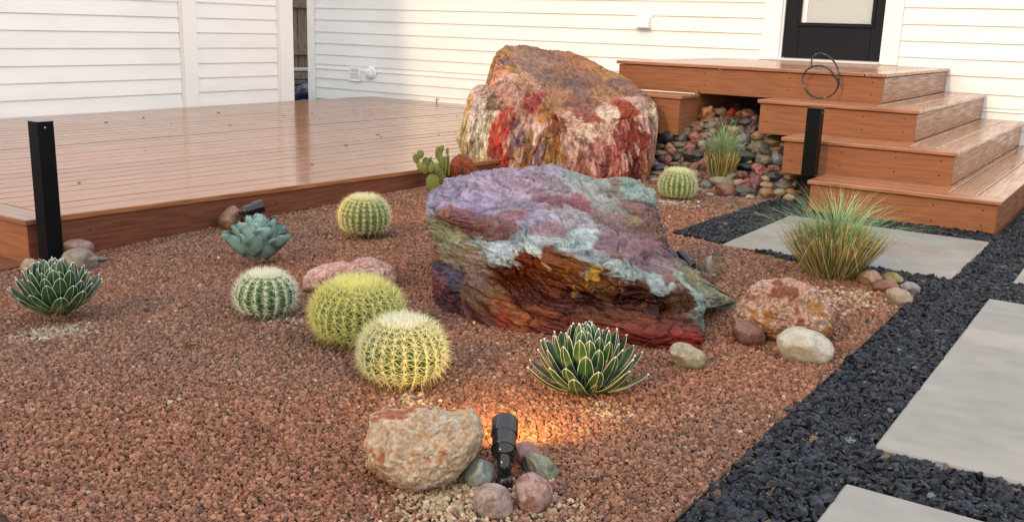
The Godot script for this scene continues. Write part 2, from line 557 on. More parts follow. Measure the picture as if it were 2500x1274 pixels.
# broken rock grown from an outline of its own size, with a back as deep as its front
func outline_rock(called: String, label: String, at: Vector3, yaw: float, pitch: float, deep: float, pts: Array, cols: Array, sd: int, rough := 0.02, boxy := 2.8, level := 5, m: Material = null) -> void:
	var radius := PackedFloat32Array()
	for k in 180:
		var d := Vector2.from_angle(TAU * k / 180.0)
		var best := 0.0
		for e in pts.size():
			var hit = Geometry2D.segment_intersects_segment(Vector2.ZERO, d * 5.0, pts[e], pts[(e + 1) % pts.size()])
			if hit != null: best = maxf(best, hit.length())
		radius.append(best)
	var b := ball(level)
	var v: PackedVector3Array = b[0].duplicate()
	var col := PackedColorArray()
	var hc := []
	for c in cols: hc.append(hexlin(c, 0.62))
	var size := 0.0
	for r in radius: size = maxf(size, r)
	for i in v.size():
		var n := v[i]
		var rho := sqrt(n.x * n.x + n.y * n.y)
		var a := atan2(n.y, n.x)
		var ka := fposmod(a / TAU * 180.0, 180.0)
		var k0 := int(ka) % 180
		var r := lerpf(radius[k0], radius[(k0 + 1) % 180], ka - floorf(ka))
		var s := pow(pow(rho, boxy) + pow(absf(n.z), boxy), 1.0 / boxy)
		var p := Vector3(cos(a) * r * rho / s, sin(a) * r * rho / s, n.z / s * deep)
		var q := p + Vector3(sd * 1.3, sd * 0.7, sd * 2.1)
		var f := 1.0 / size
		var big := nz(q, 60.0 * f * 0.35, noise_b)
		var mid := absf(nz(q, 150.0 * f * 0.35)) - 0.2
		var fine := nz(q, 700.0 * f * 0.35)
		var crumb := nz(q, 2300.0 * f * 0.35, noise_b)
		var cell := floorf((q.y * 0.8 + q.x * 0.35 + q.z * 0.5) * f * 7.0 + 2.0 * big) 
		var step_ := (q.y * 0.8 + q.x * 0.35 + q.z * 0.5) * f * 7.0 + 2.0 * big - cell - 0.5
		p += n * size * (rough * 4.5 * big * minf(1.0, absf(n.z) + 0.25) + rough * 3.4 * mid * (0.2 + absf(n.z)) + rough * 1.6 * fine + rough * 0.7 * crumb + rough * 1.6 * step_ * absf(n.z))
		v[i] = p
		var t := clampf(0.5 + 1.2 * nz(q, 45.0 * f * 0.4) + 0.5 * nz(q, 240.0 * f * 0.4, noise_b) + 0.3 * nz(q, 1100.0 * f * 0.4), 0.0, 0.999) * (hc.size() - 1)
		var c: Color = hc[int(t)].lerp(hc[mini(int(t) + 1, hc.size() - 1)], smooth((t - floorf(t)) * 2.2 - 0.6))
		var kk := 1.0 + 0.4 * nz(q, 1500.0 * f * 0.4) + 0.5 * crumb
		col.append(Color(c.r * kk, c.g * kk, c.b * kk))
	var o := shape(called, make_mesh(v, b[1].duplicate(), col), m if m else M.rock, self, Transform3D(facing(yaw, pitch), at))
	tag(o, label, "rock")

# boulder from a grid of measured points (columns from left to right, rows from the foot of the front over to the ridge); a back is added
func boulder(called: String, label: String, cols: Array, sites: Array, back: Vector3, su: int, sv: int, style: int, m: Material) -> void:
	var rows: int = cols[0].size()
	var ctl := []
	for i in cols.size():
		var c: Array = cols[i].duplicate()
		var ridge: Vector3 = c[rows - 1]
		var rear := back * (1.0 - 0.72 * smooth((float(i) / (cols.size() - 1) - 0.6) / 0.25))
		if i == 0 or i == cols.size() - 1:
			c.append(c[rows - 2])
			c.append(c[rows / 2])
			c.append(Vector3(c[0].x, -0.12, c[0].z))
		else:
			c.append(ridge + rear * 0.45 + Vector3(0, -0.1 * ridge.y, 0))
			c.append(Vector3(ridge.x, ridge.y * 0.5, ridge.z) + rear)
			c.append(Vector3(ridge.x, -0.12, ridge.z) + rear * 1.05)
		var foot: Vector3 = c[0]
		c.push_front(Vector3(foot.x, -0.12, foot.z) + back * 0.05)
		ctl.append(c)
	rows = ctl[0].size()
	var nu: int = (ctl.size() - 1) * su
	var nv: int = (rows - 1) * sv
	var v := PackedVector3Array()
	var col := PackedColorArray()
	var idx := PackedInt32Array()
	var sc: Array[Color] = []
	var sp := PackedVector3Array()
	var sw := PackedFloat32Array()
	for s in sites:
		sc.append(hexlin(s[0].left(6)))
		sw.append(0.0006 if s[0].length() > 6 else 1.0)
		sp.append(s[1])
	v.resize((nu + 1) * (nv + 1))
	for i in nu + 1:
		var iu := mini(i / su, ctl.size() - 2)
		var fu := float(i - iu * su) / su
		for j in nv + 1:
			var jv := mini(j / sv, rows - 2)
			var fv := float(j - jv * sv) / sv
			var ring := []
			for d in range(-1, 3):
				var cc: Array = ctl[clampi(iu + d, 0, ctl.size() - 1)]
				ring.append((cc[jv] as Vector3).cubic_interpolate(cc[jv + 1], cc[maxi(jv - 1, 0)], cc[mini(jv + 2, rows - 1)], fv))
			var round_: Vector3 = ring[1].cubic_interpolate(ring[2], ring[0], ring[3], fu)
			var a: Vector3 = ctl[iu][jv].lerp(ctl[iu][jv + 1], fv)
			var b: Vector3 = ctl[iu + 1][jv].lerp(ctl[iu + 1][jv + 1], fv)
			v[i * (nv + 1) + j] = a.lerp(b, fu).lerp(round_, 0.32 if style == 0 else 0.08)
	for i in nu:
		for j in nv:
			var a := i * (nv + 1) + j
			idx.append_array(PackedInt32Array([a, a + nv + 1, a + 1, a + 1, a + nv + 1, a + nv + 2]))
	# normals of the smooth shape push the relief outward
	var rough := make_mesh(v, idx, PackedColorArray())
	var arr := rough.surface_get_arrays(0)
	var nor: PackedVector3Array = arr[Mesh.ARRAY_NORMAL]
	idx = arr[Mesh.ARRAY_INDEX]
	col.resize(v.size())
	for i in nu + 1:
		var pin := minf(1.0, minf(i, nu - i) / (su * 0.35))
		for j in nv + 1:
			var k := i * (nv + 1) + j
			var p := v[k]
			var n := nor[k]
			var lift: float
			var warp: Vector3
			var vein: float
			var chip: float
			var squash := 1.0
			var q: Vector3
			if style == 0:      # foliated, layered rock: layers dip gently to the right
				q = Vector3(p.x * 0.8 + p.z * 0.5, p.y + 0.16 * p.x - 0.1 * p.z, p.z)
				q.y += 0.05 * nz(p, 34.0, noise_b)
				var layers := noise_a.get_noise_3d(q.x * 80, q.y * 330, q.z * 80)
				var fine := noise_a.get_noise_3d(q.x * 170, q.y * 640, q.z * 170)
				var big := noise_b.get_noise_3d(q.x * 60, q.y * 110, q.z * 60)
				var t := q.y * 13.0 + 2.2 * noise_b.get_noise_3d(q.x * 80, q.y * 60, q.z * 80)
				var ledge := (t - floorf(t)) - 0.5
				var where := smooth(0.6 + 2.5 * noise_a.get_noise_3d(q.x * 50 + 90, q.y * 60, q.z * 50))
				var crack := noise_b.get_noise_3d(q.x * 70 + 40, q.y * 200, q.z * 70)
				var qc := q + Vector3(0.02, 0.012, 0.02) * nz(p, 160.0)
				chip = noise_c.get_noise_3d(qc.x * 90, qc.y * 520, qc.z * 90)
				var chip2 := noise_c.get_noise_3d(qc.x * 300 + 9, qc.y * 800, qc.z * 300)
				lift = 0.018 * big + 0.009 * layers + 0.004 * fine + 0.02 * ledge * where + 0.006 * chip + 0.004 * chip2 + 0.002 * nz(p, 900.0)
				lift -= 0.012 * smooth(1.0 - absf(crack) * 16.0) + 0.007 * smooth(1.0 - absf(noise_a.get_noise_3d(q.x * 110, q.y * 380 + 30, q.z * 110)) * 11.0)
				warp = Vector3(noise_b.get_noise_3d(q.x * 90, q.y * 260, q.z * 90), noise_a.get_noise_3d(q.x * 90 + 50, q.y * 320, q.z * 90) * 0.7, noise_b.get_noise_3d(q.x * 90, q.y * 260 + 70, q.z * 90)) * 0.03
				warp += Vector3(fine + 0.7 * nz(p, 700.0), 0.7 * fine + 0.7 * nz(p, 700.0, noise_b), -fine) * 0.024
				vein = noise_a.get_noise_3d(q.x * 150 + 300, q.y * 700, q.z * 150)
				squash = 1.25
			else:               # petrified look: long streaks run down the faces
				q = Vector3(p.x, p.y * 0.14, p.z)
				var streak := noise_a.get_noise_3d(q.x * 240, q.y * 240, q.z * 240)
				var fine := noise_b.get_noise_3d(q.x * 640, q.y * 640, q.z * 640)
				var big := noise_b.get_noise_3d(p.x * 34, p.y * 24, p.z * 34)
				var top := smooth((n.y - 0.3) * 3.5)
				var d1 := nz(p, 150.0)
				var d2 := nz(p, 480.0)
				squash = lerpf(0.5, 1.1, top)
				var qc := p + Vector3(0.02, 0.02, 0.02) * d2
				chip = lerpf(noise_c.get_noise_3d(qc.x * 260, qc.y * 34, qc.z * 260), noise_c.get_noise_3d(qc.x * 170, qc.y * 260, qc.z * 120), top)
				var chip2 := noise_c.get_noise_3d(qc.x * 500, qc.y * lerpf(90.0, 400.0, roundf(top)), qc.z * 460)
				lift = lerpf(0.012 * streak + 0.006 * fine, -0.012 * absf(d1) + 0.004 * d2, top) + 0.007 * chip + 0.003 * chip2 + 0.02 * big + 0.004 * nz(p, 1200.0) - 0.012 * smooth(1.0 - absf(noise_b.get_noise_3d(p.x * 60 + 20, p.y * 35, p.z * 60)) * 24.0)
				warp = Vector3(0.03 * d1 + 0.012 * fine, lerpf(0.16 * streak + 0.06 * fine, 0.05 * d1 + 0.02 * d2, top), 0.06 * nz(p, 170.0, noise_b))
				warp += Vector3(1, 0.6, 1) * lerpf(0.0, 0.03 * d2, top)
				vein = lerpf(fine, d2, top)
			# mineral colour: the nearest of the stains, with ragged borders
			var w := p + warp
			var total := 0.0
			var cr := 0.0
			var cg := 0.0
			var cb := 0.0
			for s in sp.size():
				var d := w - sp[s]
				d.y *= squash
				var d2 := d.x * d.x + d.y * d.y + d.z * d.z + 0.00012
				var g := 0.001 / (d2 * d2)
				g *= g * g * sw[s]
				total += g
				cr += sc[s].r * g
				cg += sc[s].g * g
				cb += sc[s].b * g
			cr /= total
			cg /= total
			cb /= total
			if style == 1:
				# thin cream and dark red runs down the split faces
				var side_ := 1.0 - smooth((n.y - 0.3) * 3.5)
				var run := noise_a.get_noise_3d(p.x * 300, p.y * 16, p.z * 300) + 0.35 * noise_b.get_noise_3d(p.x * 620, p.y * 60, p.z * 620)
				var pale := smooth(run * 5.0 - 0.75) * 0.62 * side_
				var deep := smooth(-run * 5.0 - 0.75) * 0.62 * side_
				cr = lerpf(lerpf(cr, 0.62, pale), 0.14, deep)
				cg = lerpf(lerpf(cg, 0.42, pale), 0.035, deep)
				cb = lerpf(lerpf(cb, 0.31, pale), 0.024, deep)
			var mean := (cr + cg + cb) / 3.0
			var kk := (0.68 if style == 0 else 0.72) * (1.0 + (0.5 if style == 0 else 0.8) * vein + 0.3 * nz(p, 1500.0, noise_b) + 0.2 * chip)
			var sat := (1.02 if cr > cb * 1.15 else 0.85) if style == 0 else 1.04
			kk = clampf(kk, 0.2, 1.4)
			col[k] = Color(maxf(0.004, mean + (cr - mean) * sat) * kk, maxf(0.004, mean + (cg - mean) * sat) * kk, maxf(0.004, mean + (cb - mean) * sat) * kk)
			v[k] = p + n * lift * pin
	var o := shape(called, make_mesh(v, idx, col), m, self)
	tag(o, label, "boulder")

# ---------------------------------------------------------------- plants
func spines_into(v: PackedVector3Array, idx: PackedInt32Array, col: PackedColorArray, p: Vector3, d: Vector3, r: float, c: Color) -> void:
	var s := d.cross(Vector3(0.3, 0.9, 0.2)).normalized() * r
	var t := d.cross(s).normalized() * r
	var n := v.size()
	v.append(p + s)
	v.append(p - s * 0.5 + t * 0.87)
	v.append(p - s * 0.5 - t * 0.87)
	v.append(p + d)
	var c2 := c.darkened(0.12)
	col.append(c2)
	col.append(c2)
	col.append(c2)
	col.append(c)
	idx.append_array(PackedInt32Array([n, n + 1, n + 3, n + 1, n + 2, n + 3, n + 2, n, n + 3]))

func barrel(label: String, at: Vector3, R: float, H: float, ribs: int, rows: int, per: int, sl: float, spine: String, crown: String, green: String, sd: int) -> void:
	R *= 0.95
	per += 3
	rng.seed = sd
	var o := base("barrel_cactus", at, label, "cactus", "golden barrel cacti in the gravel bed")
	var nu := ribs * 8
	var nv := 30
	var v := PackedVector3Array()
	var idx := PackedInt32Array()
	var col := PackedColorArray()
	var g0 := hexlin(green)
	var prof := func(phi: float) -> Vector2:
		var r := R * pow(maxf(cos(phi), 0.0), 0.72)
		var y := H * 0.5 + H * 0.5 * sin(phi) * (1.0 if phi > 0 else 0.9)
		return Vector2(r, y - 0.07 * H * exp(-pow(r / (0.22 * R), 2.0)) * (1.0 if phi > 0 else 0.0))
	for j in nv + 1:
		var phi := lerpf(-1.35, PI / 2, float(j) / nv)
		var q: Vector2 = prof.call(phi)
		for i in nu:
			var a := TAU * i / nu
			var crest := absf(cos(a * ribs * 0.5))
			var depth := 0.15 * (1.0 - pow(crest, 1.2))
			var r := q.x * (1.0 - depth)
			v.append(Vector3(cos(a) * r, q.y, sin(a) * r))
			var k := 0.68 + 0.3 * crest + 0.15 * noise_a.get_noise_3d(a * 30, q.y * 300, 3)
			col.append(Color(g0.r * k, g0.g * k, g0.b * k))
	for j in nv:
		for i in nu:
			var a := j * nu + i
			var b := j * nu + (i + 1) % nu
			idx.append_array(PackedInt32Array([a, a + nu, b, b, a + nu, b + nu]))
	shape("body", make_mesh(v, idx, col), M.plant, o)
	v = PackedVector3Array()
	idx = PackedInt32Array()
	col = PackedColorArray()
	var sc := hexlin(spine)
	for k in ribs:
		var a := TAU * k / ribs
		for j in rows:
			var f := (j + 0.5 + rng.randf_range(-0.15, 0.15)) / rows
			var phi := lerpf(-0.8, 1.36, f)
			var q: Vector2 = prof.call(phi)
			var p := Vector3(cos(a) * q.x, q.y, sin(a) * q.x)
			var out := Vector3(cos(a) * cos(phi * 0.85), sin(phi * 0.85), sin(a) * cos(phi * 0.85))
			var side := Vector3(-sin(a), 0, cos(a))
			var up := out.cross(side)
			for s in per:
				var b := TAU * (s + rng.randf()) / per
				var lean := rng.randf_range(0.25, 0.75) if s > 1 else 1.6
				var d := (out * lean + (side * cos(b) + up * sin(b))).normalized() * sl * rng.randf_range(0.7, 1.2)
				var t := rng.randf_range(0.75, 1.15)
				spines_into(v, idx, col, p, d, 0.0007 + R * 0.0034, Color(sc.r * t, sc.g * t, sc.b * t * rng.randf_range(0.8, 1.1)))
	tag(shape("spines", make_mesh(v, idx, col, false), M.spine, o), "", "", "", "stuff")
	v = PackedVector3Array()
	idx = PackedInt32Array()
	col = PackedColorArray()
	var cc := hexlin(crown)
	for s in 520:
		var rr := R * 0.5 * pow(rng.randf(), 0.6)
		var a := rng.randf() * TAU
		var phi := acos(clampf(pow(rr / R, 1.0 / 0.72), 0.0, 1.0))
		var q: Vector2 = prof.call(phi)
		var out := Vector3(cos(a) * cos(phi), sin(phi), sin(a) * cos(phi))
		var d := (out * 1.1 + Vector3(rng.randf_range(-0.6, 0.6), rng.randf_range(-0.2, 0.4), rng.randf_range(-0.6, 0.6))).normalized() * sl * rng.randf_range(0.45, 0.85)
		var t := rng.randf_range(0.85, 1.1)
		spines_into(v, idx, col, Vector3(cos(a) * q.x, q.y - 0.002, sin(a) * q.x), d, 0.001 + R * 0.006, Color(cc.r * t, cc.g * t, cc.b * t))
	tag(shape("crown_spines", make_mesh(v, idx, col, false), M.spine, o), "", "", "", "stuff")

# leaf along +y, inner face towards +z
func leaf_mesh(L: float, W: float, T: float, curl: float, kind: int, sd: int) -> ArrayMesh:
	var v := PackedVector3Array()
	var idx := PackedInt32Array()
	var col := PackedColorArray()
	var nt := 14
	var na := 12
	var green := hexlin("426c40", 0.5) if kind == 0 else hexlin("8fb2ae", 0.8)
	var white := hexlin("d2d6cc", 0.8)
	var width := func(t: float) -> float:
		if kind == 0: return W * (0.8 + 0.5 * t - 0.45 * t * t) * sqrt(maxf(0.0, 1.0 - pow(t, 6.0)))
		return W * (0.6 + 1.1 * t - 0.7 * t * t) * pow(maxf(0.0, 1.0 - pow(t, 4.5)), 0.7)
	for i in nt + 1:
		var t := float(i) / nt
		var w: float = width.call(t)
		var cz := curl * t * t * L
		for a in na:
			var th := TAU * a / na
			var x := cos(th)
			var z: float
			if sin(th) >= 0: z = 0.28 * T * sin(th) * (1.0 - t * 0.6) - (T * 0.35 * (1.0 - x * x) if kind == 1 else 0.0)
			else: z = T * (1.0 - t * 0.55) * (-(1.0 - absf(x)) if kind == 0 else sin(th) * 0.75)
			if w < W * 0.1: z *= w / (W * 0.1)
			if kind == 1: z += 0.55 * x * x * w * 0.7
			v.append(Vector3(x * w * 0.5, t * L, z + cz))
			var p := Vector3(x * w * 14, t * L * 14, z * 14 + sd * 7)
			var k := 0.85 + 0.3 * noise_a.get_noise_3d(p.x * 20, p.y * 20, p.z * 20)
			var c := Color(green.r * k, green.g * k, green.b * k)
			if kind == 1:
				var st := smooth(3.0 * noise_b.get_noise_3d(p.x * 26, p.y * 26, p.z * 26) - 0.25)
				c = c.lerp(hexlin("46583c", 0.7), st * 0.9)
			else:
				c = c.lerp(hexlin("6d8a4c", 0.5), smooth(noise_b.get_noise_2d(sd * 31.0, t * 40.0) * 2.0))
			col.append(c)
	for i in nt:
		for a in na:
			var b := (a + 1) % na
			idx.append_array(PackedInt32Array([i * na + a, i * na + b, (i + 1) * na + a, i * na + b, (i + 1) * na + b, (i + 1) * na + a]))
	# flip to outward is settled by make_mesh; borders and keel are raised lines on the leaf
	if kind == 0:
		var lines := []
		for s in [-1.0, 1.0]:
			var path := PackedVector3Array()
			for i in range(2, nt + 1):
				var t := float(i) / nt
				path.append(Vector3(s * width.call(t) * 0.5, t * L, curl * t * t * L))
			lines.append([path, 0.0008])
		var keel := PackedVector3Array()
		for i in range(5, nt + 1):
			var t := float(i) / nt
			keel.append(Vector3(0, t * L, curl * t * t * L - T * (1.0 - t * 0.55) * minf(1.0, width.call(t) / (W * 0.1))))
		lines.append([keel, 0.0005])
		for s in [-1.0, 1.0]:
			var mark := PackedVector3Array()
			for i in range(3, 11):
				var t := float(i) / nt
				var x: float = s * (0.42 if i < 7 else 0.42 - 0.1 * (i - 7))
				mark.append(Vector3(x * width.call(t) * 0.5, t * L, curl * t * t * L - T * (1.0 - t * 0.55) * (1.0 - absf(x)) - 0.0003))
			if sd % 2 == 0: lines.append([mark, 0.0007])
		for ln in lines:
			var path: PackedVector3Array = ln[0]
			var n0 := v.size()
			for i in path.size():
				for a in 5:
					var th := TAU * a / 5
					v.append(path[i] + Vector3(cos(th), 0, sin(th)) * ln[1])
					col.append(white)
			for i in path.size() - 1:
				for a in 5:
					var b := (a + 1) % 5
					idx.append_array(PackedInt32Array([n0 + i * 5 + a, n0 + i * 5 + b, n0 + (i + 1) * 5 + a, n0 + i * 5 + b, n0 + (i + 1) * 5 + b, n0 + (i + 1) * 5 + a]))
		# the pale blunt tip
		var bb := ball(1)
		var n1 := v.size()
		for p in bb[0]:
			v.append(Vector3(0, L * 0.985, curl * L * 0.97) + p * Vector3(0.0028, 0.0036, 0.0026))
			col.append(white)
		for k in range(0, bb[1].size(), 3):
			idx.append_array(PackedInt32Array([n1 + bb[1][k], n1 + bb[1][k + 2], n1 + bb[1][k + 1]]))
		spines_into(v, idx, col, Vector3(0, L * 0.99, curl * L), Vector3(0, 0.009, 0.001), 0.0012, hexlin("2a2420"))
	else:
		for s in [-1.0, 1.0]:
			for i in range(3, nt):
				var t := (i + 0.5) / nt
				spines_into(v, idx, col, Vector3(s * width.call(t) * 0.5, t * L, curl * t * t * L + 0.38 * width.call(t) * 0.7), Vector3(s * 0.006, 0.002, 0), 0.0015, hexlin("4a3a34"))
		spines_into(v, idx, col, Vector3(0, L * 0.97, curl * L * 0.95), Vector3(0, 0.022, 0.002), 0.0018, hexlin("3a2c28"))
	return make_mesh(v, idx, col)

func agave(called: String, label: String, at: Vector3, leaves: int, L: float, W: float, T: float, th0: float, th1: float, kind: int, sd: int, turn := 0.0) -> void:
	rng.seed = sd
	var o := base(called, at, label, "agave plant")
	var kinds := []
	for k in 4: kinds.append(leaf_mesh(L, W, T, [0.38, 0.45, 0.32, 0.41][k] if kind == 0 else [0.22, 0.3, 0.16, 0.26][k], kind, k))
	for i in leaves:
		var f := float(i) / (leaves - 1)
		var a := turn + i * 2.39996 + rng.randf_range(-0.08, 0.08)
		var th := lerpf(th0, th1, pow(f, 1.0)) + rng.randf_range(-0.05, 0.05)
		var radial := Vector3(cos(a), 0, sin(a))
		var dir := radial * sin(th) + Vector3.UP * cos(th)
		var zin := (Vector3.UP * sin(th) - radial * cos(th)).normalized()
		var xx := dir.cross(zin).normalized()
		var s := lerpf(0.9, 1.0, f) * rng.randf_range(0.92, 1.06)
		if f < 0.15: s *= lerpf(0.72, 1.0, f / 0.15)
		var lo := Vector3(0, lerpf(0.055, 0.012, f) * L / 0.15, 0) + radial * lerpf(0.004, 0.032, f) * L / 0.15
		shape("leaf", kinds[rng.randi() % 4], M.plant, o, Transform3D(Basis(xx * s * lerpf(0.75, 1.0, minf(1.0, f * 2.0)), dir * s, zin * s), lo))

func grass_clump(called: String, label: String, at: Vector3, r0: float, r1: float, straw_h: float, blade_h: float, reach: float, n_straw: int, n_blade: int, sd: int) -> void:
	rng.seed = sd
	var o := base(called, at, label, "ornamental grass")
	for part in 2:
		var v := PackedVector3Array()
		var idx := PackedInt32Array()
		var col := PackedColorArray()
		for k in (n_straw if part == 0 else n_blade):
			var a := rng.randf() * TAU
			var rr := sqrt(rng.randf())
			var foot := Vector3(cos(a), 0, sin(a)) * r0 * rr
			var tip: Vector3
			var bend := 0.0
			var w: float
			var c: Color
			if part == 0:
				a += rng.randf_range(-0.25, 0.25)
				tip = Vector3(cos(a), 0, sin(a)) * r1 * rr * rng.randf_range(0.85, 1.1) + Vector3.UP * straw_h * rng.randf_range(0.75, 1.05) * (1.0 - 0.25 * rr * rr)
				w = rng.randf_range(0.0014, 0.0026)
				c = [hexlin("c9a562"), hexlin("dcc084"), hexlin("a98548"), hexlin("c4a060"), hexlin("6f6a3a")][rng.randi() % 5]
				if rng.randf() < 0.22: c = hexlin("5f7a3f")
			else:
				a += rng.randf_range(-0.5, 0.5)
				var far := rng.randf() * rng.randf()
				var out := r1 * rr * 0.9 + reach * far
				tip = Vector3(cos(a), 0, sin(a)) * out + Vector3.UP * blade_h * rng.randf_range(0.6, 1.0) * (1.0 - 0.55 * far)
				bend = rng.randf_range(0.0, 0.12) + 0.25 * far
				w = rng.randf_range(0.001, 0.0019)
				c = [hexlin("82a468"), hexlin("94b47a"), hexlin("66894e"), hexlin("a2ba80"), hexlin("84a470")][rng.randi() % 5]
				if rng.randf() < 0.12: c = hexlin("b8a878")
			var side := Vector3(-sin(a + rng.randf_range(-0.9, 0.9)), 0, cos(a)).normalized()
			var n := 3 if part == 0 else 7
			var n0 := v.size()
			for i in n + 1:
				var t := float(i) / n
				var p := foot.lerp(tip, t)
				p += Vector3.UP * bend * blade_h * sin(t * PI) * 1.2
				if part == 1: p += Vector3(cos(a), 0, sin(a)) * (-0.12) * reach * sin(t * PI)
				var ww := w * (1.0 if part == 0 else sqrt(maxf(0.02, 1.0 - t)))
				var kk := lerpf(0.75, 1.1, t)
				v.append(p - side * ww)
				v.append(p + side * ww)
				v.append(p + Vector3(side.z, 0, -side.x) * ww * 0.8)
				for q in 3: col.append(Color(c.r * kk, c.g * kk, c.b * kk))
			for i in n:
				var b := n0 + i * 3
				for e in 3:
					var e2 := (e + 1) % 3
					idx.append_array(PackedInt32Array([b + e, b + e2, b + 3 + e, b + e2, b + 3 + e2, b + 3 + e]))
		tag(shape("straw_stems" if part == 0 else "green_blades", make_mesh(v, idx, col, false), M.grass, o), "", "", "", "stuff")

func bunny_cactus() -> void:
	rng.seed = 77
	var at := Vector3(-3.717, 0.02, -4.692)
	var o := base("prickly_pear_cactus", at, "small bunny ear prickly pear with stacked dotted green pads", "cactus")
	var b := ball(3)
	# pad centre, half width, half height, lean, turn
	var pads := [
		[Vector3(-3.702, 0.085, -4.676), 0.04, 0.055, -0.07, 0.1],
		[Vector3(-3.699, 0.118, -4.749), 0.028, 0.049, -0.384, 0.7],
		[Vector3(-3.739, 0.166, -4.65), 0.028, 0.028, 0.611, -0.2],
		[Vector3(-3.759, 0.183, -4.629), 0.023, 0.029, 0.384, 0.3],
		[Vector3(-3.795, 0.225, -4.63), 0.019, 0.033, 0.314, -0.5],
		[Vector3(-3.765, 0.256, -4.634), 0.022, 0.028, -0.07, 0.1],
		[Vector3(-3.756, 0.207, -4.676), 0.021, 0.03, -0.14, 0.2],
		[Vector3(-3.74, 0.193, -4.706), 0.022, 0.019, 0.175, 0.1],
		[Vector3(-3.745, 0.22, -4.711), 0.01, 0.016, 0, 0.9],
		[Vector3(-3.691, 0.177, -4.648), 0.022, 0.028, 0, -0.2],
		[Vector3(-3.68, 0.178, -4.68), 0.022, 0.034, -0.14, 0.2],
		[Vector3(-3.721, 0.237, -4.769), 0.016, 0.033, -0.209, 0.3],
		[Vector3(-3.745, 0.246, -4.768), 0.007, 0.028, 0.07, 1.1],
		[Vector3(-3.735, 0.275, -4.771), 0.014, 0.023, 0.07, 0.2],
		[Vector3(-3.71, 0.282, -4.776), 0.013, 0.025, -0.14, 0.3],
		[Vector3(-3.687, 0.206, -4.746), 0.018, 0.039, -0.175, 0.5],
		[Vector3(-3.672, 0.188, -4.763), 0.009, 0.059, -0.07, 1.2],
		[Vector3(-3.679, 0.208, -4.8), 0.01, 0.045, 0.035, 1.1],
		[Vector3(-3.698, 0.267, -4.817), 0.01, 0.022, 0, 0.8],
		[Vector3(-3.682, 0.15, -4.806), 0.009, 0.039, 0.07, 1.1],
		[Vector3(-3.713, 0.087, -4.792), 0.017, 0.03, -0.436, 0.8],
	]
	for p in pads:
		var half := Vector3(p[1], p[2], minf(p[1], 0.03) * 0.42 + 0.004)
		if p[4] > 0.7 or p[4] < -0.7: half = Vector3(p[1] * 1.0, p[2], p[1] * 1.25)
		var v: PackedVector3Array = b[0].duplicate()
		var idx: PackedInt32Array = b[1].duplicate()
		var col := PackedColorArray()
		var g := [hexlin("5c7630", 0.5), hexlin("6a8236", 0.5), hexlin("788a3a", 0.55)][rng.randi() % 3] as Color
		for i in v.size():
			var q := v[i]
			q.x *= 1.0 + 0.12 * q.y
			v[i] = q * half
			var k := 0.85 + 0.25 * nz(q, 60.0)
			col.append(Color(g.r * k, g.g * k, g.b * k))
		var dot := hexlin("e6d888")
		var step := 0.0082
		for side in [-1.0, 1.0]:
			var iy := -1.0
			var odd := 0
			while iy < 1.0:
				var ix := -1.0 + (0.5 * step / half.x if odd % 2 else 0.0)
				while ix < 1.0:
					var e := 1.0 - ix * ix - iy * iy
					if e > 0.02:
						var pt := Vector3(ix * (1.0 + 0.12 * iy), iy, side * sqrt(e)) * half
						var n := Vector3(ix / half.x, iy / half.y, side * sqrt(e) / half.z).normalized()
						spines_into(v, idx, col, pt, n * 0.0035, 0.0023, dot)
					ix += step / half.x
				iy += step * 0.8 / half.y
				odd += 1
		shape("pad", make_mesh(v, idx, col), M.plant, o, Transform3D(Basis(Vector3.UP, 0.63 + p[4] * 0.5) * Basis(Vector3.BACK, p[3]), p[0] - at))

# ---------------------------------------------------------------- built things
func siding(o: Node3D, along: String, fixed: float, a0: float, a1: float, heights: Array, joints: Array) -> void:
	# lapped boards: the foot of each stands proud of the head of the one below
	for k in heights.size() - 1:
		var lo: float = heights[k]
		var hi: float = heights[k + 1] + 0.006
		var cuts := [a0, a1]
		if joints.size():
			var j: float = joints[k % joints.size()]
			if j > a0 + 0.2 and j < a1 - 0.2: cuts = [a0, j, a1]
		for c in cuts.size() - 1:
			var len_: float = cuts[c + 1] - cuts[c] - (0.0012 if cuts.size() > 2 else 0.0)
			var h := hi - lo
			var sec := [Vector2(0, 0), Vector2(0.017, 0.0), Vector2(0.018, 0.003), Vector2(0.006, h), Vector2(0, h)]
			var v := PackedVector3Array()
			var idx := PackedInt32Array()
			for e in 2:
				for s in sec: v.append(Vector3(e * len_, s.y, s.x))
			for s in 5:
				var t := (s + 1) % 5
				idx.append_array(PackedInt32Array([s, t, s + 5, t, t + 5, s + 5]))
			for e in 2:
				for s in range(1, 4):
					idx.append_array(PackedInt32Array([e * 5, e * 5 + (s if e else s + 1), e * 5 + (s + 1 if e else s)]))
			var key := "sid %.3f %.3f" % [len_, h]
			if not blocks.has(key): blocks[key] = flat_mesh(v, idx)
			var t3 := Transform3D()
			if along == "x": t3 = Transform3D(Basis(), Vector3(cuts[c], lo, fixed) - o.position)
			else: t3 = Transform3D(Basis(Vector3.UP, PI / 2), Vector3(fixed, lo, cuts[c + 1]) - o.position)
			shape("siding_board", blocks[key], M.paint, o, t3)

func courses(first: Array, pitch: float, top: float) -> Array:
	var h := first.duplicate()
	while h[h.size() - 1] < top: h.append(h[h.size() - 1] + pitch)
	return h

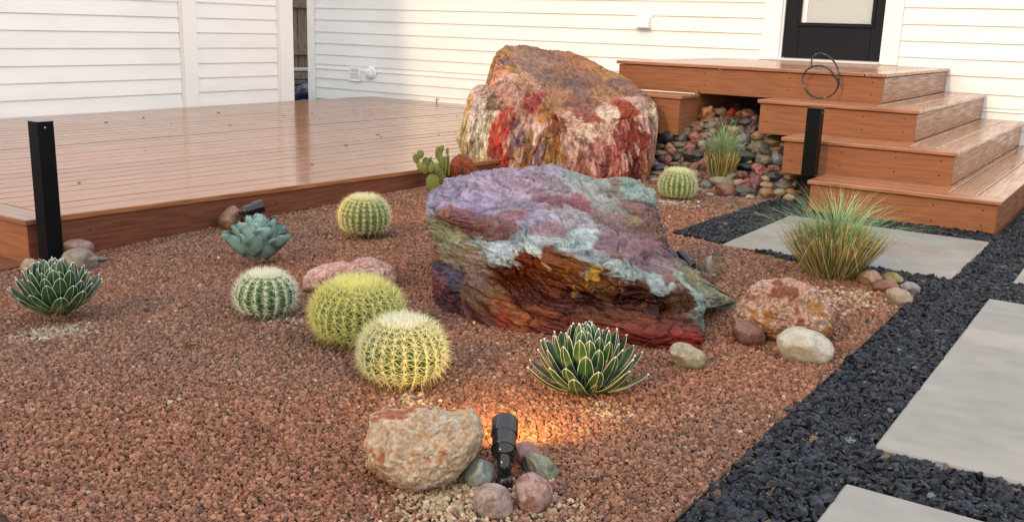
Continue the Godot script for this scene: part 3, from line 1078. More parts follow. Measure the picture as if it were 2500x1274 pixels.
func house() -> void:
	var zw := -9.13
	var o := base("white_house", Vector3(-3, 0, zw), "white clapboard house with a black glazed door behind the steps", "house")
	box("wall", Vector3(-9.24, -0.3, zw - 0.25), Vector3(-3.19, 3.3, zw), M.paint, o)
	box("wall", Vector3(-2.14, -0.3, zw - 0.25), Vector3(5.5, 3.3, zw), M.paint, o)
	box("wall", Vector3(-3.187, -0.3, zw - 0.25), Vector3(-2.143, 0.79, zw - 0.06), M.paint, o)
	box("wall", Vector3(-3.187, 2.89, zw - 0.25), Vector3(-2.143, 3.3, zw - 0.002), M.paint, o)
	siding(o, "x", zw + 0.001, -9.13, -3.302, courses([0.06, 0.2, 0.317, 0.432, 0.49, 0.611, 0.75, 0.888, 1.035], 0.142, 3.2), [-7.4, -4.9, -7.9, -6.1, -8.2, -5.1, -6.75])
	siding(o, "x", zw + 0.001, -2.055, 5.4, courses([0.06, 0.2, 0.317, 0.46, 0.49, 0.6, 0.742, 0.878, 1.015], 0.14, 3.2), [0.4, 2.1, -0.6])
	box("corner_board", Vector3(-9.262, -0.2, zw - 0.27), Vector3(-9.131, 3.25, zw + 0.024), M.trim, o)
	box("roof", Vector3(-10.0, 3.3, zw - 0.6), Vector3(6.0, 3.42, zw + 0.4), M.trim, o)
	# door in its frame
	box("door_trim", Vector3(-3.3, 0.8, zw + 0.001), Vector3(-3.128, 2.95, zw + 0.028), M.trim, o)
	box("door_trim", Vector3(-2.212, 0.8, zw + 0.001), Vector3(-2.057, 2.95, zw + 0.028), M.trim, o)
	box("door_trim", Vector3(-3.3, 2.953, zw + 0.001), Vector3(-2.057, 3.1, zw + 0.028), M.trim, o)
	box("door_jamb", Vector3(-3.185, 0.8, zw - 0.1), Vector3(-3.112, 2.9, zw - 0.002), M.trim, o)
	box("door_jamb", Vector3(-2.216, 0.8, zw - 0.1), Vector3(-2.145, 2.9, zw - 0.002), M.trim, o)
	box("door_sill", Vector3(-3.19, 0.801, zw + 0.002), Vector3(-2.2, 0.822, zw + 0.07), plain(Color(0.62, 0.61, 0.58), 0.3), o)
	var d := Node3D.new()
	d.position = Vector3(-2.664, 0.83, zw - 0.045) - o.position
	put(d, "door", o)
	# stiles and rails round the glass, so that the opening is a real one
	var dm: Material = M.door
	for q in [[Vector3(-0.446, 0.0, -0.022), Vector3(-0.305, 2.05, 0.022)], [Vector3(0.343, 0.0, -0.022), Vector3(0.446, 2.05, 0.022)], [Vector3(-0.304, 0.0, -0.0215), Vector3(0.342, 0.305, 0.0215)], [Vector3(-0.304, 1.85, -0.0215), Vector3(0.342, 2.05, 0.0215)]]:
		shape("door_panel", block(q[1] - q[0], 0.003), dm, d, Transform3D(Basis(), (q[0] + q[1]) * 0.5))
	for q in [[Vector3(-0.328, 0.283, 0.0225), Vector3(0.368, 0.318, 0.036)], [Vector3(-0.328, 0.3185, 0.0225), Vector3(-0.294, 1.86, 0.036)], [Vector3(0.334, 0.3185, 0.0225), Vector3(0.368, 1.86, 0.036)]]:
		shape("glass_bead", block(q[1] - q[0], 0.006), dm, d, Transform3D(Basis(), (q[0] + q[1]) * 0.5))
	shape("pane", block(Vector3(0.64, 1.54, 0.004), 0.001), M.glass, d, Transform3D(Basis(), Vector3(0.019, 1.078, 0.012)))
	shape("blind_rail", block(Vector3(0.05, 1.54, 0.003), 0.001), M.trim, d, Transform3D(Basis(), Vector3(-0.276, 1.078, -0.004)))
	var st := SurfaceTool.new()
	st.begin(Mesh.PRIMITIVE_TRIANGLES)
	for k in 100:
		st.append_from(block(Vector3(0.588, 0.0155, 0.0016), 0.0004), 0, Transform3D(Basis(Vector3.RIGHT, 0.42), Vector3(0.045, 0.318 + k * 0.0152, -0.008)))
	tag(shape("blind_slats", st.commit(), M.blind, d), "", "", "", "stuff")
	shape("blind_backing", block(Vector3(0.64, 1.54, 0.003), 0.001), plain(Color(0.35, 0.35, 0.34), 0.8), d, Transform3D(Basis(), Vector3(0.019, 1.078, -0.018)))
	# small fittings on the wall
	var face := zw + 0.018
	var lv := Node3D.new()
	lv.position = Vector3(-8.445, 0.392, face) - o.position
	put(lv, "louvre_vent", o)
	shape("back_plate", block(Vector3(0.175, 0.165, 0.012), 0.003), M.trim, lv)
	for s in [-1, 1]:
		shape("frame_side", block(Vector3(0.022, 0.169, 0.026), 0.004), M.trim, lv, Transform3D(Basis(), Vector3(s * 0.079, 0, 0.008)))
		shape("frame_side", block(Vector3(0.135, 0.02, 0.026), 0.004), M.trim, lv, Transform3D(Basis(), Vector3(0, s * 0.0745, 0.008)))
	for k in 3:
		shape("louvre", block(Vector3(0.132, 0.044, 0.007), 0.002), M.trim, lv, Transform3D(Basis(Vector3.RIGHT, 0.35), Vector3(0, -0.042 + k * 0.042, 0.011)))
	var rv := Node3D.new()
	rv.position = Vector3(-8.175, 0.425, face) - o.position
	put(rv, "round_vent", o)
	var on_wall := Basis(Vector3.RIGHT, PI / 2)
	shape("vent_ring", lathe([Vector2(0.0, -0.004), Vector2(0.078, -0.004), Vector2(0.078, 0.008), Vector2(0.066, 0.02), Vector2(0.0, 0.02)], 28), M.trim, rv, Transform3D(on_wall, Vector3.ZERO))
	shape("vent_cap", lathe([Vector2(0.0, 0.02), Vector2(0.056, 0.02), Vector2(0.056, 0.06), Vector2(0.046, 0.075), Vector2(0.0, 0.078)], 24), M.trim, rv, Transform3D(on_wall * Basis(Vector3.RIGHT, 0.15), Vector3(-0.006, -0.006, 0)))
	for k in 3:
		shape("vent_slat", block(Vector3(0.09, 0.004, 0.02), 0.001), M.trim, rv, Transform3D(Basis(), Vector3(-0.006, -0.028 + k * 0.022, 0.076)))
	var hv := Node3D.new()
	hv.position = Vector3(-4.53, 1.115, face) - o.position
	put(hv, "vent_hood", o)
	shape("back_plate", block(Vector3(0.185, 0.15, 0.012), 0.003), M.trim, hv)
	var hood := PackedVector3Array([Vector3(-0.072, 0.06, 0.006), Vector3(0.072, 0.06, 0.006), Vector3(0.072, 0.05, 0.045), Vector3(-0.072, 0.05, 0.045), Vector3(-0.072, -0.06, 0.006), Vector3(0.072, -0.06, 0.006), Vector3(0.072, -0.055, 0.085), Vector3(-0.072, -0.055, 0.085)])
	shape("hood", flat_mesh(hood, PackedInt32Array([0, 1, 2, 0, 2, 3, 4, 6, 5, 4, 7, 6, 0, 4, 5, 0, 5, 1, 3, 2, 6, 3, 6, 7, 0, 3, 7, 0, 7, 4, 1, 5, 6, 1, 6, 2])), M.trim, hv)
	shape("flap", block(Vector3(0.11, 0.07, 0.004), 0.001), M.paint, hv, Transform3D(Basis(Vector3.RIGHT, -0.35), Vector3(0, -0.012, 0.073)))

	# the wing on the left
	var w := base("white_house_wing", Vector3(-8.2, 0, -4.5), "white clapboard house wing on the left, behind the deck", "house")
	box("wall", Vector3(-10.2, -0.3, -7.8), Vector3(-8.215, 3.3, 3.0), M.paint, w)
	siding(w, "z", -8.214, -6.338, 3.0, courses([0.13, 0.283, 0.426, 0.57, 0.72, 0.87, 1.013, 1.16], 0.146, 3.2), [])
	siding(w, "z", -8.214, -7.608, -6.541, courses([0.13, 0.283, 0.426, 0.57, 0.722, 0.872, 1.016, 1.165], 0.146, 3.2), [])
	box("batten", Vector3(-8.215, 0.1, -6.54), Vector3(-8.186, 3.25, -6.378), M.trim, w)
	box("batten_edge", Vector3(-8.213, 0.1, -6.3775), Vector3(-8.19, 3.25, -6.339), plain(Color(0.74, 0.71, 0.63), 0.45), w, 0.002)
	box("corner_board", Vector3(-8.36, 0.1, -7.84), Vector3(-8.186, 3.25, -7.65), M.trim, w)
	box("batten_edge", Vector3(-8.213, 0.1, -7.6495), Vector3(-8.19, 3.25, -7.609), plain(Color(0.76, 0.74, 0.68), 0.45), w, 0.002)
	box("roof", Vector3(-10.6, 3.3, -8.15), Vector3(-7.95, 3.42, 3.4), M.trim, w)

func screws(o: Node3D, spots: Array, axis: String) -> void:
	var m := lathe([Vector2(0, -0.002), Vector2(0.0048, -0.002), Vector2(0.0048, 0.0012), Vector2(0.0, 0.0016)], 8)
	for s in spots:
		shape("screw", m, M.screw, o, Transform3D(Basis(Vector3.RIGHT, PI / 2) if axis == "z" else Basis(Vector3.BACK, -PI / 2), (s as Vector3) - o.position))

func steps() -> void:
	var o := base("wooden_steps", Vector3(-1.6, 0, -6.8), "reddish wooden steps climbing to a landing at the black door", "steps")
	var zs := [-5.768, -6.147, -6.526, -6.905]
	var xs := [-0.68, -0.993, -1.307, -1.62]
	var left := [-1.735, -2.043, -2.357, -3.657]
	var R := 0.2
	var over := 0.018
	for k in 4:
		var top: float = R * (k + 1)
		var xr: float = xs[k] - over
		var zf: float = zs[k] - over
		var lo: float = -0.06 if k == 0 else R * k - (0.03 if k < 3 else 0.012)
		var xl: float = left[k] + over
		# risers
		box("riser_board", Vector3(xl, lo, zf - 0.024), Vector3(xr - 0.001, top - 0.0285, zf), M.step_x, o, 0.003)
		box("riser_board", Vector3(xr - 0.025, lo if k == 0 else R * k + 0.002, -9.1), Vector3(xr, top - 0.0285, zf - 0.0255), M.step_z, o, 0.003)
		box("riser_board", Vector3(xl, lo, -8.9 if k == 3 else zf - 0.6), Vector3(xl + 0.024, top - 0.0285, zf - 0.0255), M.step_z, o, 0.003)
		for i in 2: screws(o, [Vector3(xl + 0.055, top - 0.06 - 0.085 * i, zf), Vector3(lerpf(xl, xr, 0.36), top - 0.062 - 0.085 * i, zf), Vector3(lerpf(xl, xr, 0.68), top - 0.064 - 0.085 * i, zf), Vector3(xr - 0.07, top - 0.06 - 0.085 * i, zf)], "z")
		if k < 3:
			var w := 0.142
			# two boards along the front, then boards running back beside the next riser
			var zb: float = zs[k]
			for i in 3:
				if i == 2: w = 0.1
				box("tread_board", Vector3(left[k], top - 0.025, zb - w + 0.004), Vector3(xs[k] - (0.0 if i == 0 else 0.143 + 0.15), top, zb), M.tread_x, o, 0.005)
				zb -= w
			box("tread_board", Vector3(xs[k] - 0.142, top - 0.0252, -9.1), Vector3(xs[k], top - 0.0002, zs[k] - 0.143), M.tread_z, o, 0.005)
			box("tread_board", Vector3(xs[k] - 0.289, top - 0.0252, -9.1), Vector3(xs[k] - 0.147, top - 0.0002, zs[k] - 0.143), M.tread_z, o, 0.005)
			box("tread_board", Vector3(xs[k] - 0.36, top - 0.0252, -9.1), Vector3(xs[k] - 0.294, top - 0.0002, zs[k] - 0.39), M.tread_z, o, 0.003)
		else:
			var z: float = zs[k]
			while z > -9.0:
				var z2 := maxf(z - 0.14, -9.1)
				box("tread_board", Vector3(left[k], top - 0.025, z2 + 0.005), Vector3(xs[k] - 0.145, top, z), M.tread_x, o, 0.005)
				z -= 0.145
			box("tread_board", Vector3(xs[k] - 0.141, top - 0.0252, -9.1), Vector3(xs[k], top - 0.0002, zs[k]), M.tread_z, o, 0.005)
	# the short step left of the stone run
	box("riser_board", Vector3(-3.66, 0.3, -6.6), Vector3(-2.95, 0.557, -6.576), M.step_x, o, 0.003)
	box("riser_board", Vector3(-2.975, 0.3, -8.2), Vector3(-2.951, 0.5568, -6.6015), M.step_z, o, 0.003)
	box("riser_board", Vector3(-2.974, 0.5575, -8.2), Vector3(-2.952, 0.61, -6.885), M.step_z, o, 0.002)
	box("tread_board", Vector3(-3.68, 0.56, -6.7), Vector3(-2.93, 0.585, -6.558), M.tread_x, o, 0.005)
	box("tread_board", Vector3(-3.68, 0.56, -6.878), Vector3(-2.93, 0.585, -6.705), M.tread_x, o, 0.005)
	for i in 2: screws(o, [Vector3(-3.08, 0.5 - 0.085 * i, -6.576)], "z")
	# what stands in the dark under the landing
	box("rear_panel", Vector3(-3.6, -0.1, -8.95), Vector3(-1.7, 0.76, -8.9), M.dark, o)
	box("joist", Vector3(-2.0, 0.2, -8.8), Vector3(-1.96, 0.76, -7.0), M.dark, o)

func deck() -> void:
	var o := base("wet_deck", Vector3(-6, 0, -5.5), "low wet wooden deck reflecting the white house walls", "deck")
	var top := 0.144
	var zn := -2.297
	var zf := -9.09
	var en := deck_edge(zn)
	var ef := deck_edge(zf)
	var plank := func(x0n: float, x1n: float, x0f: float, x1f: float, z0: float, z1: float, y0: float, y1: float) -> ArrayMesh:
		var ch := 0.004
		var v := PackedVector3Array()
		for e in [[z0, x0n, x1n], [z1, x0f, x1f]]:
			for q in [[0.0, y0], [0.0, y1 - ch], [ch, y1], [-ch, y1], [0.0, y1 - ch], [0.0, y0]]:
				var k: int = v.size() % 6
				v.append(Vector3((e[1] if k < 3 else e[2]) + q[0], q[1], e[0]) - o.position)
		var idx := PackedInt32Array()
		for s in 6:
			var t := (s + 1) % 6
			idx.append_array(PackedInt32Array([s, t, s + 6, t, t + 6, s + 6]))
		for e in 2:
			for s in range(1, 5): idx.append_array(PackedInt32Array([e * 6, e * 6 + (s if e else s + 1), e * 6 + (s + 1 if e else s)]))
		return flat_mesh(v, idx)
	var n := 27
	var x0 := -8.03
	var xe := 0.148
	for k in n:
		var a := float(k) / n
		var b := float(k + 1) / n
		var dy := rng.randf_range(-0.0012, 0.0012)
		shape("deck_board", plank.call(lerpf(x0, en - xe, a), lerpf(x0, en - xe, b) - 0.0105, lerpf(x0, ef - xe, a), lerpf(x0, ef - xe, b) - 0.0105, zn - 0.153, zf + 0.16, top - 0.025, top + dy), M["deck%d" % (rng.randi() % 4)], o)
	shape("edge_board", plank.call(en - xe, en, ef - xe, ef, zn - 0.153, zf, top - 0.025, top), M.deck, o)
	box("edge_board", Vector3(-8.2, top - 0.025, zn - 0.148), Vector3(en, top, zn), M.deck_x, o)
	box("edge_board", Vector3(-8.19, top - 0.0251, zf), Vector3(-8.036, top - 0.0001, zn - 0.153), M.deck, o)
	box("edge_board", Vector3(-8.03, top - 0.0251, zf), Vector3(ef - xe - 0.005, top - 0.0001, zf + 0.155), M.deck_x, o)
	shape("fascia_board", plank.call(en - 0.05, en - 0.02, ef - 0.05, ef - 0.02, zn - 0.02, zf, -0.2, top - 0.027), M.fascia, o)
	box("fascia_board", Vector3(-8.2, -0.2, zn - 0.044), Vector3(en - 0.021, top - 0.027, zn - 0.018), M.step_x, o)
	# the lower platform at the near end
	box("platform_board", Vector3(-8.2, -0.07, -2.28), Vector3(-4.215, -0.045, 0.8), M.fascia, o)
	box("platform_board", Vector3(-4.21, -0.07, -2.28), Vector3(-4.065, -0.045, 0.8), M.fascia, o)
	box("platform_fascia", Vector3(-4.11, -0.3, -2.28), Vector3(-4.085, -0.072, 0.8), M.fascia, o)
	var spots := []
	for z in [-2.6, -3.1, -3.65, -4.2, -4.75]: spots.append(Vector3(deck_edge(z) - 0.0195, 0.06, z))
	screws(o, spots, "x")

func bollard(label: String, at: Vector3, w: float, h: float) -> void:
	var o := base("bollard_light", at, label, "bollard light", "square black bollard lights")
	shape("post", block(Vector3(w, h, w), 0.003), M.matt_black, o, Transform3D(Basis(), Vector3(0, h * 0.5, 0)))
	shape("cap", block(Vector3(w + 0.002, 0.004, w + 0.002), 0.0012), M.black, o, Transform3D(Basis(), Vector3(0, h + 0.0025, 0)))
	var m := lathe([Vector2(0, -0.001), Vector2(0.004, -0.001), Vector2(0.004, 0.001), Vector2(0, 0.0015)], 10)
	shape("screw", m, M.metal, o, Transform3D(Basis(Vector3.BACK, -PI / 2), Vector3(w * 0.5 + 0.0005, h - 0.022, 0.004)))

# garden spotlight: axis of the head from its hinge towards the mouth
func spotlight(label: String, foot: Vector3, hinge: Vector3, axis: Vector3, r: float, len_: float, energy: float, angle: float) -> void:
	var o := base("garden_spotlight", foot, label, "spotlight", "black garden spotlights among the rocks")
	axis = axis.normalized()
	var side := axis.cross(Vector3.UP).normalized()
	var head := Basis(side, axis, side.cross(axis))
	var at := Transform3D(head, hinge - foot)
	shape("housing", lathe([Vector2(0, 0.0), Vector2(r * 0.5, 0.0), Vector2(r * 0.8, len_ * 0.1), Vector2(r * 0.86, len_ * 0.2), Vector2(r * 0.9, len_ * 0.6), Vector2(r * 0.9, len_ * 0.62)], 28), M.black, o, at)
	shape("clamp_ring", lathe([Vector2(r * 0.88, len_ * 0.2), Vector2(r * 0.95, len_ * 0.21), Vector2(r * 0.95, len_ * 0.25), Vector2(r * 0.88, len_ * 0.26)], 28), M.black, o, at)
	shape("hood", lathe([Vector2(r * 0.9, len_ * 0.58), Vector2(r, len_ * 0.6), Vector2(r, len_), Vector2(r * 0.97, len_ * 1.01), Vector2(r * 0.88, len_), Vector2(r * 0.86, len_ * 0.72)], 28), M.black, o, at)
	var glow := StandardMaterial3D.new()
	glow.albedo_color = Color(0.9, 0.8, 0.6)
	glow.emission_enabled = true
	glow.emission = Color(1.0, 0.72, 0.36)
	glow.emission_energy_multiplier = 2.5
	shape("lamp_lens", lathe([Vector2(0, len_ * 0.7), Vector2(r * 0.855, len_ * 0.7), Vector2(r * 0.855, len_ * 0.73), Vector2(0, len_ * 0.74)], 24), glow, o, at)
	# elbow and stake
	var path := PackedVector3Array()
	var p0 := hinge - foot + axis * 0.012
	var p1 := hinge - foot - axis * 0.018
	for i in 9:
		var t := i / 8.0
		path.append(p0.lerp(p1, t).lerp(p1.lerp(Vector3(0, p1.y * 0.4, 0), t), t))
	shape("elbow", tube_mesh(path, r * 0.5, 14), M.black, o)
	shape("collar", lathe([Vector2(0, 0.0), Vector2(r * 0.66, 0.0), Vector2(r * 0.68, 0.012), Vector2(r * 0.56, 0.018), Vector2(r * 0.52, p1.y * 0.5), Vector2(0, p1.y * 0.5)], 20), M.black, o)
	shape("stake", lathe([Vector2(0, -0.1), Vector2(0.008, -0.06), Vector2(0.012, 0.002), Vector2(0, 0.002)], 10), M.black, o)
	var l := SpotLight3D.new()
	l.name = "lamp_light"
	l.light_color = Color(1.0, 0.76, 0.4)
	l.light_energy = energy
	l.light_size = 0.02
	l.spot_angle = angle
	l.spot_angle_attenuation = 0.5
	l.spot_range = 12.0
	l.spot_attenuation = 2.0
	l.shadow_enabled = true
	var lz := -axis
	var lx := Vector3.UP.cross(lz).normalized()
	l.transform = Transform3D(Basis(lx, lz.cross(lx), lz), hinge - foot + axis * len_ * 1.02)
	o.add_child(l, true)

func _ready() -> void:
	rng.seed = 11
	noise_a.seed = 3
	noise_a.frequency = 0.05
	noise_a.fractal_octaves = 3
	noise_b.seed = 8
	noise_b.frequency = 0.05
	noise_b.fractal_octaves = 2
	noise_b.noise_type = FastNoiseLite.TYPE_SIMPLEX
	noise_c.seed = 21
	noise_c.frequency = 0.05
	noise_c.noise_type = FastNoiseLite.TYPE_CELLULAR
	noise_c.cellular_return_type = FastNoiseLite.RETURN_CELL_VALUE
	noise_c.fractal_type = FastNoiseLite.FRACTAL_NONE
	# ------------------------------------------------ camera, sky, sun
	var cam := Camera3D.new()
	cam.name = "camera"
	cam.fov = 29.893
	cam.near = 0.05
	cam.far = 200.0
	cam.transform = Transform3D(Basis(Vector3(0.829, 0.031, -0.558), Vector3(-0.156, 0.972, -0.177), Vector3(0.537, 0.234, 0.811)).orthonormalized(), Vector3(0, 1.035, 0))
	add_child(cam)
	cam.current = true
	var env := Environment.new()
	env.background_mode = Environment.BG_SKY
	var sky := Sky.new()
	var sm := ProceduralSkyMaterial.new()
	sm.sky_top_color = Color(0.87, 0.885, 0.915)
	sm.sky_horizon_color = Color(0.95, 0.935, 0.9)
	sm.sky_curve = 0.2
	sm.ground_bottom_color = Color(0.3, 0.26, 0.23)
	sm.ground_horizon_color = Color(0.5, 0.47, 0.44)
	sm.sky_energy_multiplier = 1.46
	sky.sky_material = sm
	env.sky = sky
	env.tonemap_mode = Environment.TONE_MAPPER_LINEAR
	env.tonemap_exposure = 1.02
	env.sdfgi_enabled = true
	env.ssao_enabled = true
	env.ssil_enabled = true
	var we := WorldEnvironment.new()
	we.name = "world"
	we.environment = env
	add_child(we)
	var sun := DirectionalLight3D.new()
	sun.name = "sun"
	sun.light_color = Color(1.0, 0.85, 0.62)
	sun.light_energy = 0.5
	sun.light_angular_distance = 3.5
	sun.shadow_enabled = true
	var to_sun := Vector3(-0.06, 0.5, 1.0).normalized()
	var sx := Vector3.UP.cross(to_sun).normalized()
	sun.transform = Transform3D(Basis(sx, to_sun.cross(sx), to_sun), Vector3(0, 6, 0))
	add_child(sun)
	make_materials()

	# ------------------------------------------------ ground
	tag(shape("ground", block(Vector3(120, 0.2, 120), 0.01), plain(Color(0.16, 0.12, 0.09), 0.9), self, Transform3D(Basis(), Vector3(0, -0.45, 0))), "", "", "", "structure")
	tag(sheet("planting_bed", -4.3, -0.73, -8.9, 1.0, 0.05, 0.006, M.soil), "", "", "", "structure")
	tag(sheet("path_bed", -0.735, 5.0, -9.1, 1.0, 0.05, 0.008, M.black_soil), "", "", "", "structure")
	tag(sheet("path_bed", -2.06, -0.74, -5.95, -4.64, 0.05, -0.001, M.black_soil), "", "", "", "structure")
	gravel()
	for p in pavers:
		var v := box("concrete_paver", Vector3(p[0], -0.06, p[2]), Vector3(p[1], 0.02, p[3]), M.concrete, self, 0.006)
		tag(v, p[4], "paver", "concrete pavers set in the black gravel")
	# thin steel strip between the two gravels
	var ed := base("steel_edging", Vector3(-1.4, 0, -4.4), "thin black steel edging strip between red and black gravel", "edging")
	for s in [[Vector3(-0.745, 0, 0.4), Vector3(-0.757, 0, -4.24)], [Vector3(-0.757, 0, -4.24), Vector3(-2.077, 0, -4.662)], [Vector3(-2.077, 0, -4.662), Vector3(-2.022, 0, -6.0)]]:
		var a: Vector3 = s[0]
		var b: Vector3 = s[1]
		var mid := (a + b) * 0.5
		shape("edging_strip", block(Vector3(0.004, 0.09, a.distance_to(b)), 0.001), M.edging, ed, Transform3D(Basis(Vector3.UP, atan2(b.x - a.x, b.z - a.z)), mid - ed.position + Vector3(0, -0.033, 0)))

	# ------------------------------------------------ buildings
	house()
	deck()
	steps()
	var fe := base("board_fence", Vector3(-11.2, 0, -10.0), "weathered brown board fence seen through the gap between the walls", "fence")
	for k in 26:
		var z := -13.5 + k * 0.145
		box("fence_board", Vector3(-11.3, 0.25, z), Vector3(-11.28 + 0.004 * (k % 3), 2.2, z + 0.139), M.fence, fe, 0.002)
	box("fence_rail", Vector3(-11.279, 1.2, -13.5), Vector3(-11.2, 1.3, -9.6), M.fence, fe)
	box("fence_rail", Vector3(-11.279, 0.5, -13.5), Vector3(-11.2, 0.59, -9.6), M.fence, fe)
	box("kick_board", Vector3(-11.31, -0.2, -13.5), Vector3(-11.26, 0.247, -9.6), M.fence, fe)
	var pile := base("lumber_pile", Vector3(-10.6, 0, -9.9), "grey planks piled on the ground in front of the board fence", "lumber")
	for q in [[0.0, 0.28, 0.04, 0.1], [0.03, 0.33, 0.035, -0.15], [-0.02, 0.1, 0.05, 0.05], [0.05, 0.16, 0.05, -0.1], [0.0, 0.02, 0.06, 0.0]]:
		shape("plank", block(Vector3(0.3, q[2], 2.2), 0.004), plain(Color(0.3, 0.28, 0.26) if q[1] > 0.2 else Color(0.07, 0.065, 0.06), 0.8), pile, Transform3D(Basis(Vector3.UP, q[3]), Vector3(q[0], q[1], 0)))
	var tarp := pebble(4, 31, 0.5, 0.5)
	tag(shape("blue_tarp", tarp, plain(Color(0.025, 0.035, 0.07), 0.4), self, Transform3D(Basis.from_scale(Vector3(0.5, 0.5, 0.8)), Vector3(-9.75, -0.12, -9.25))), "dark blue crumpled tarp on the ground in the gap by the wall", "tarp")

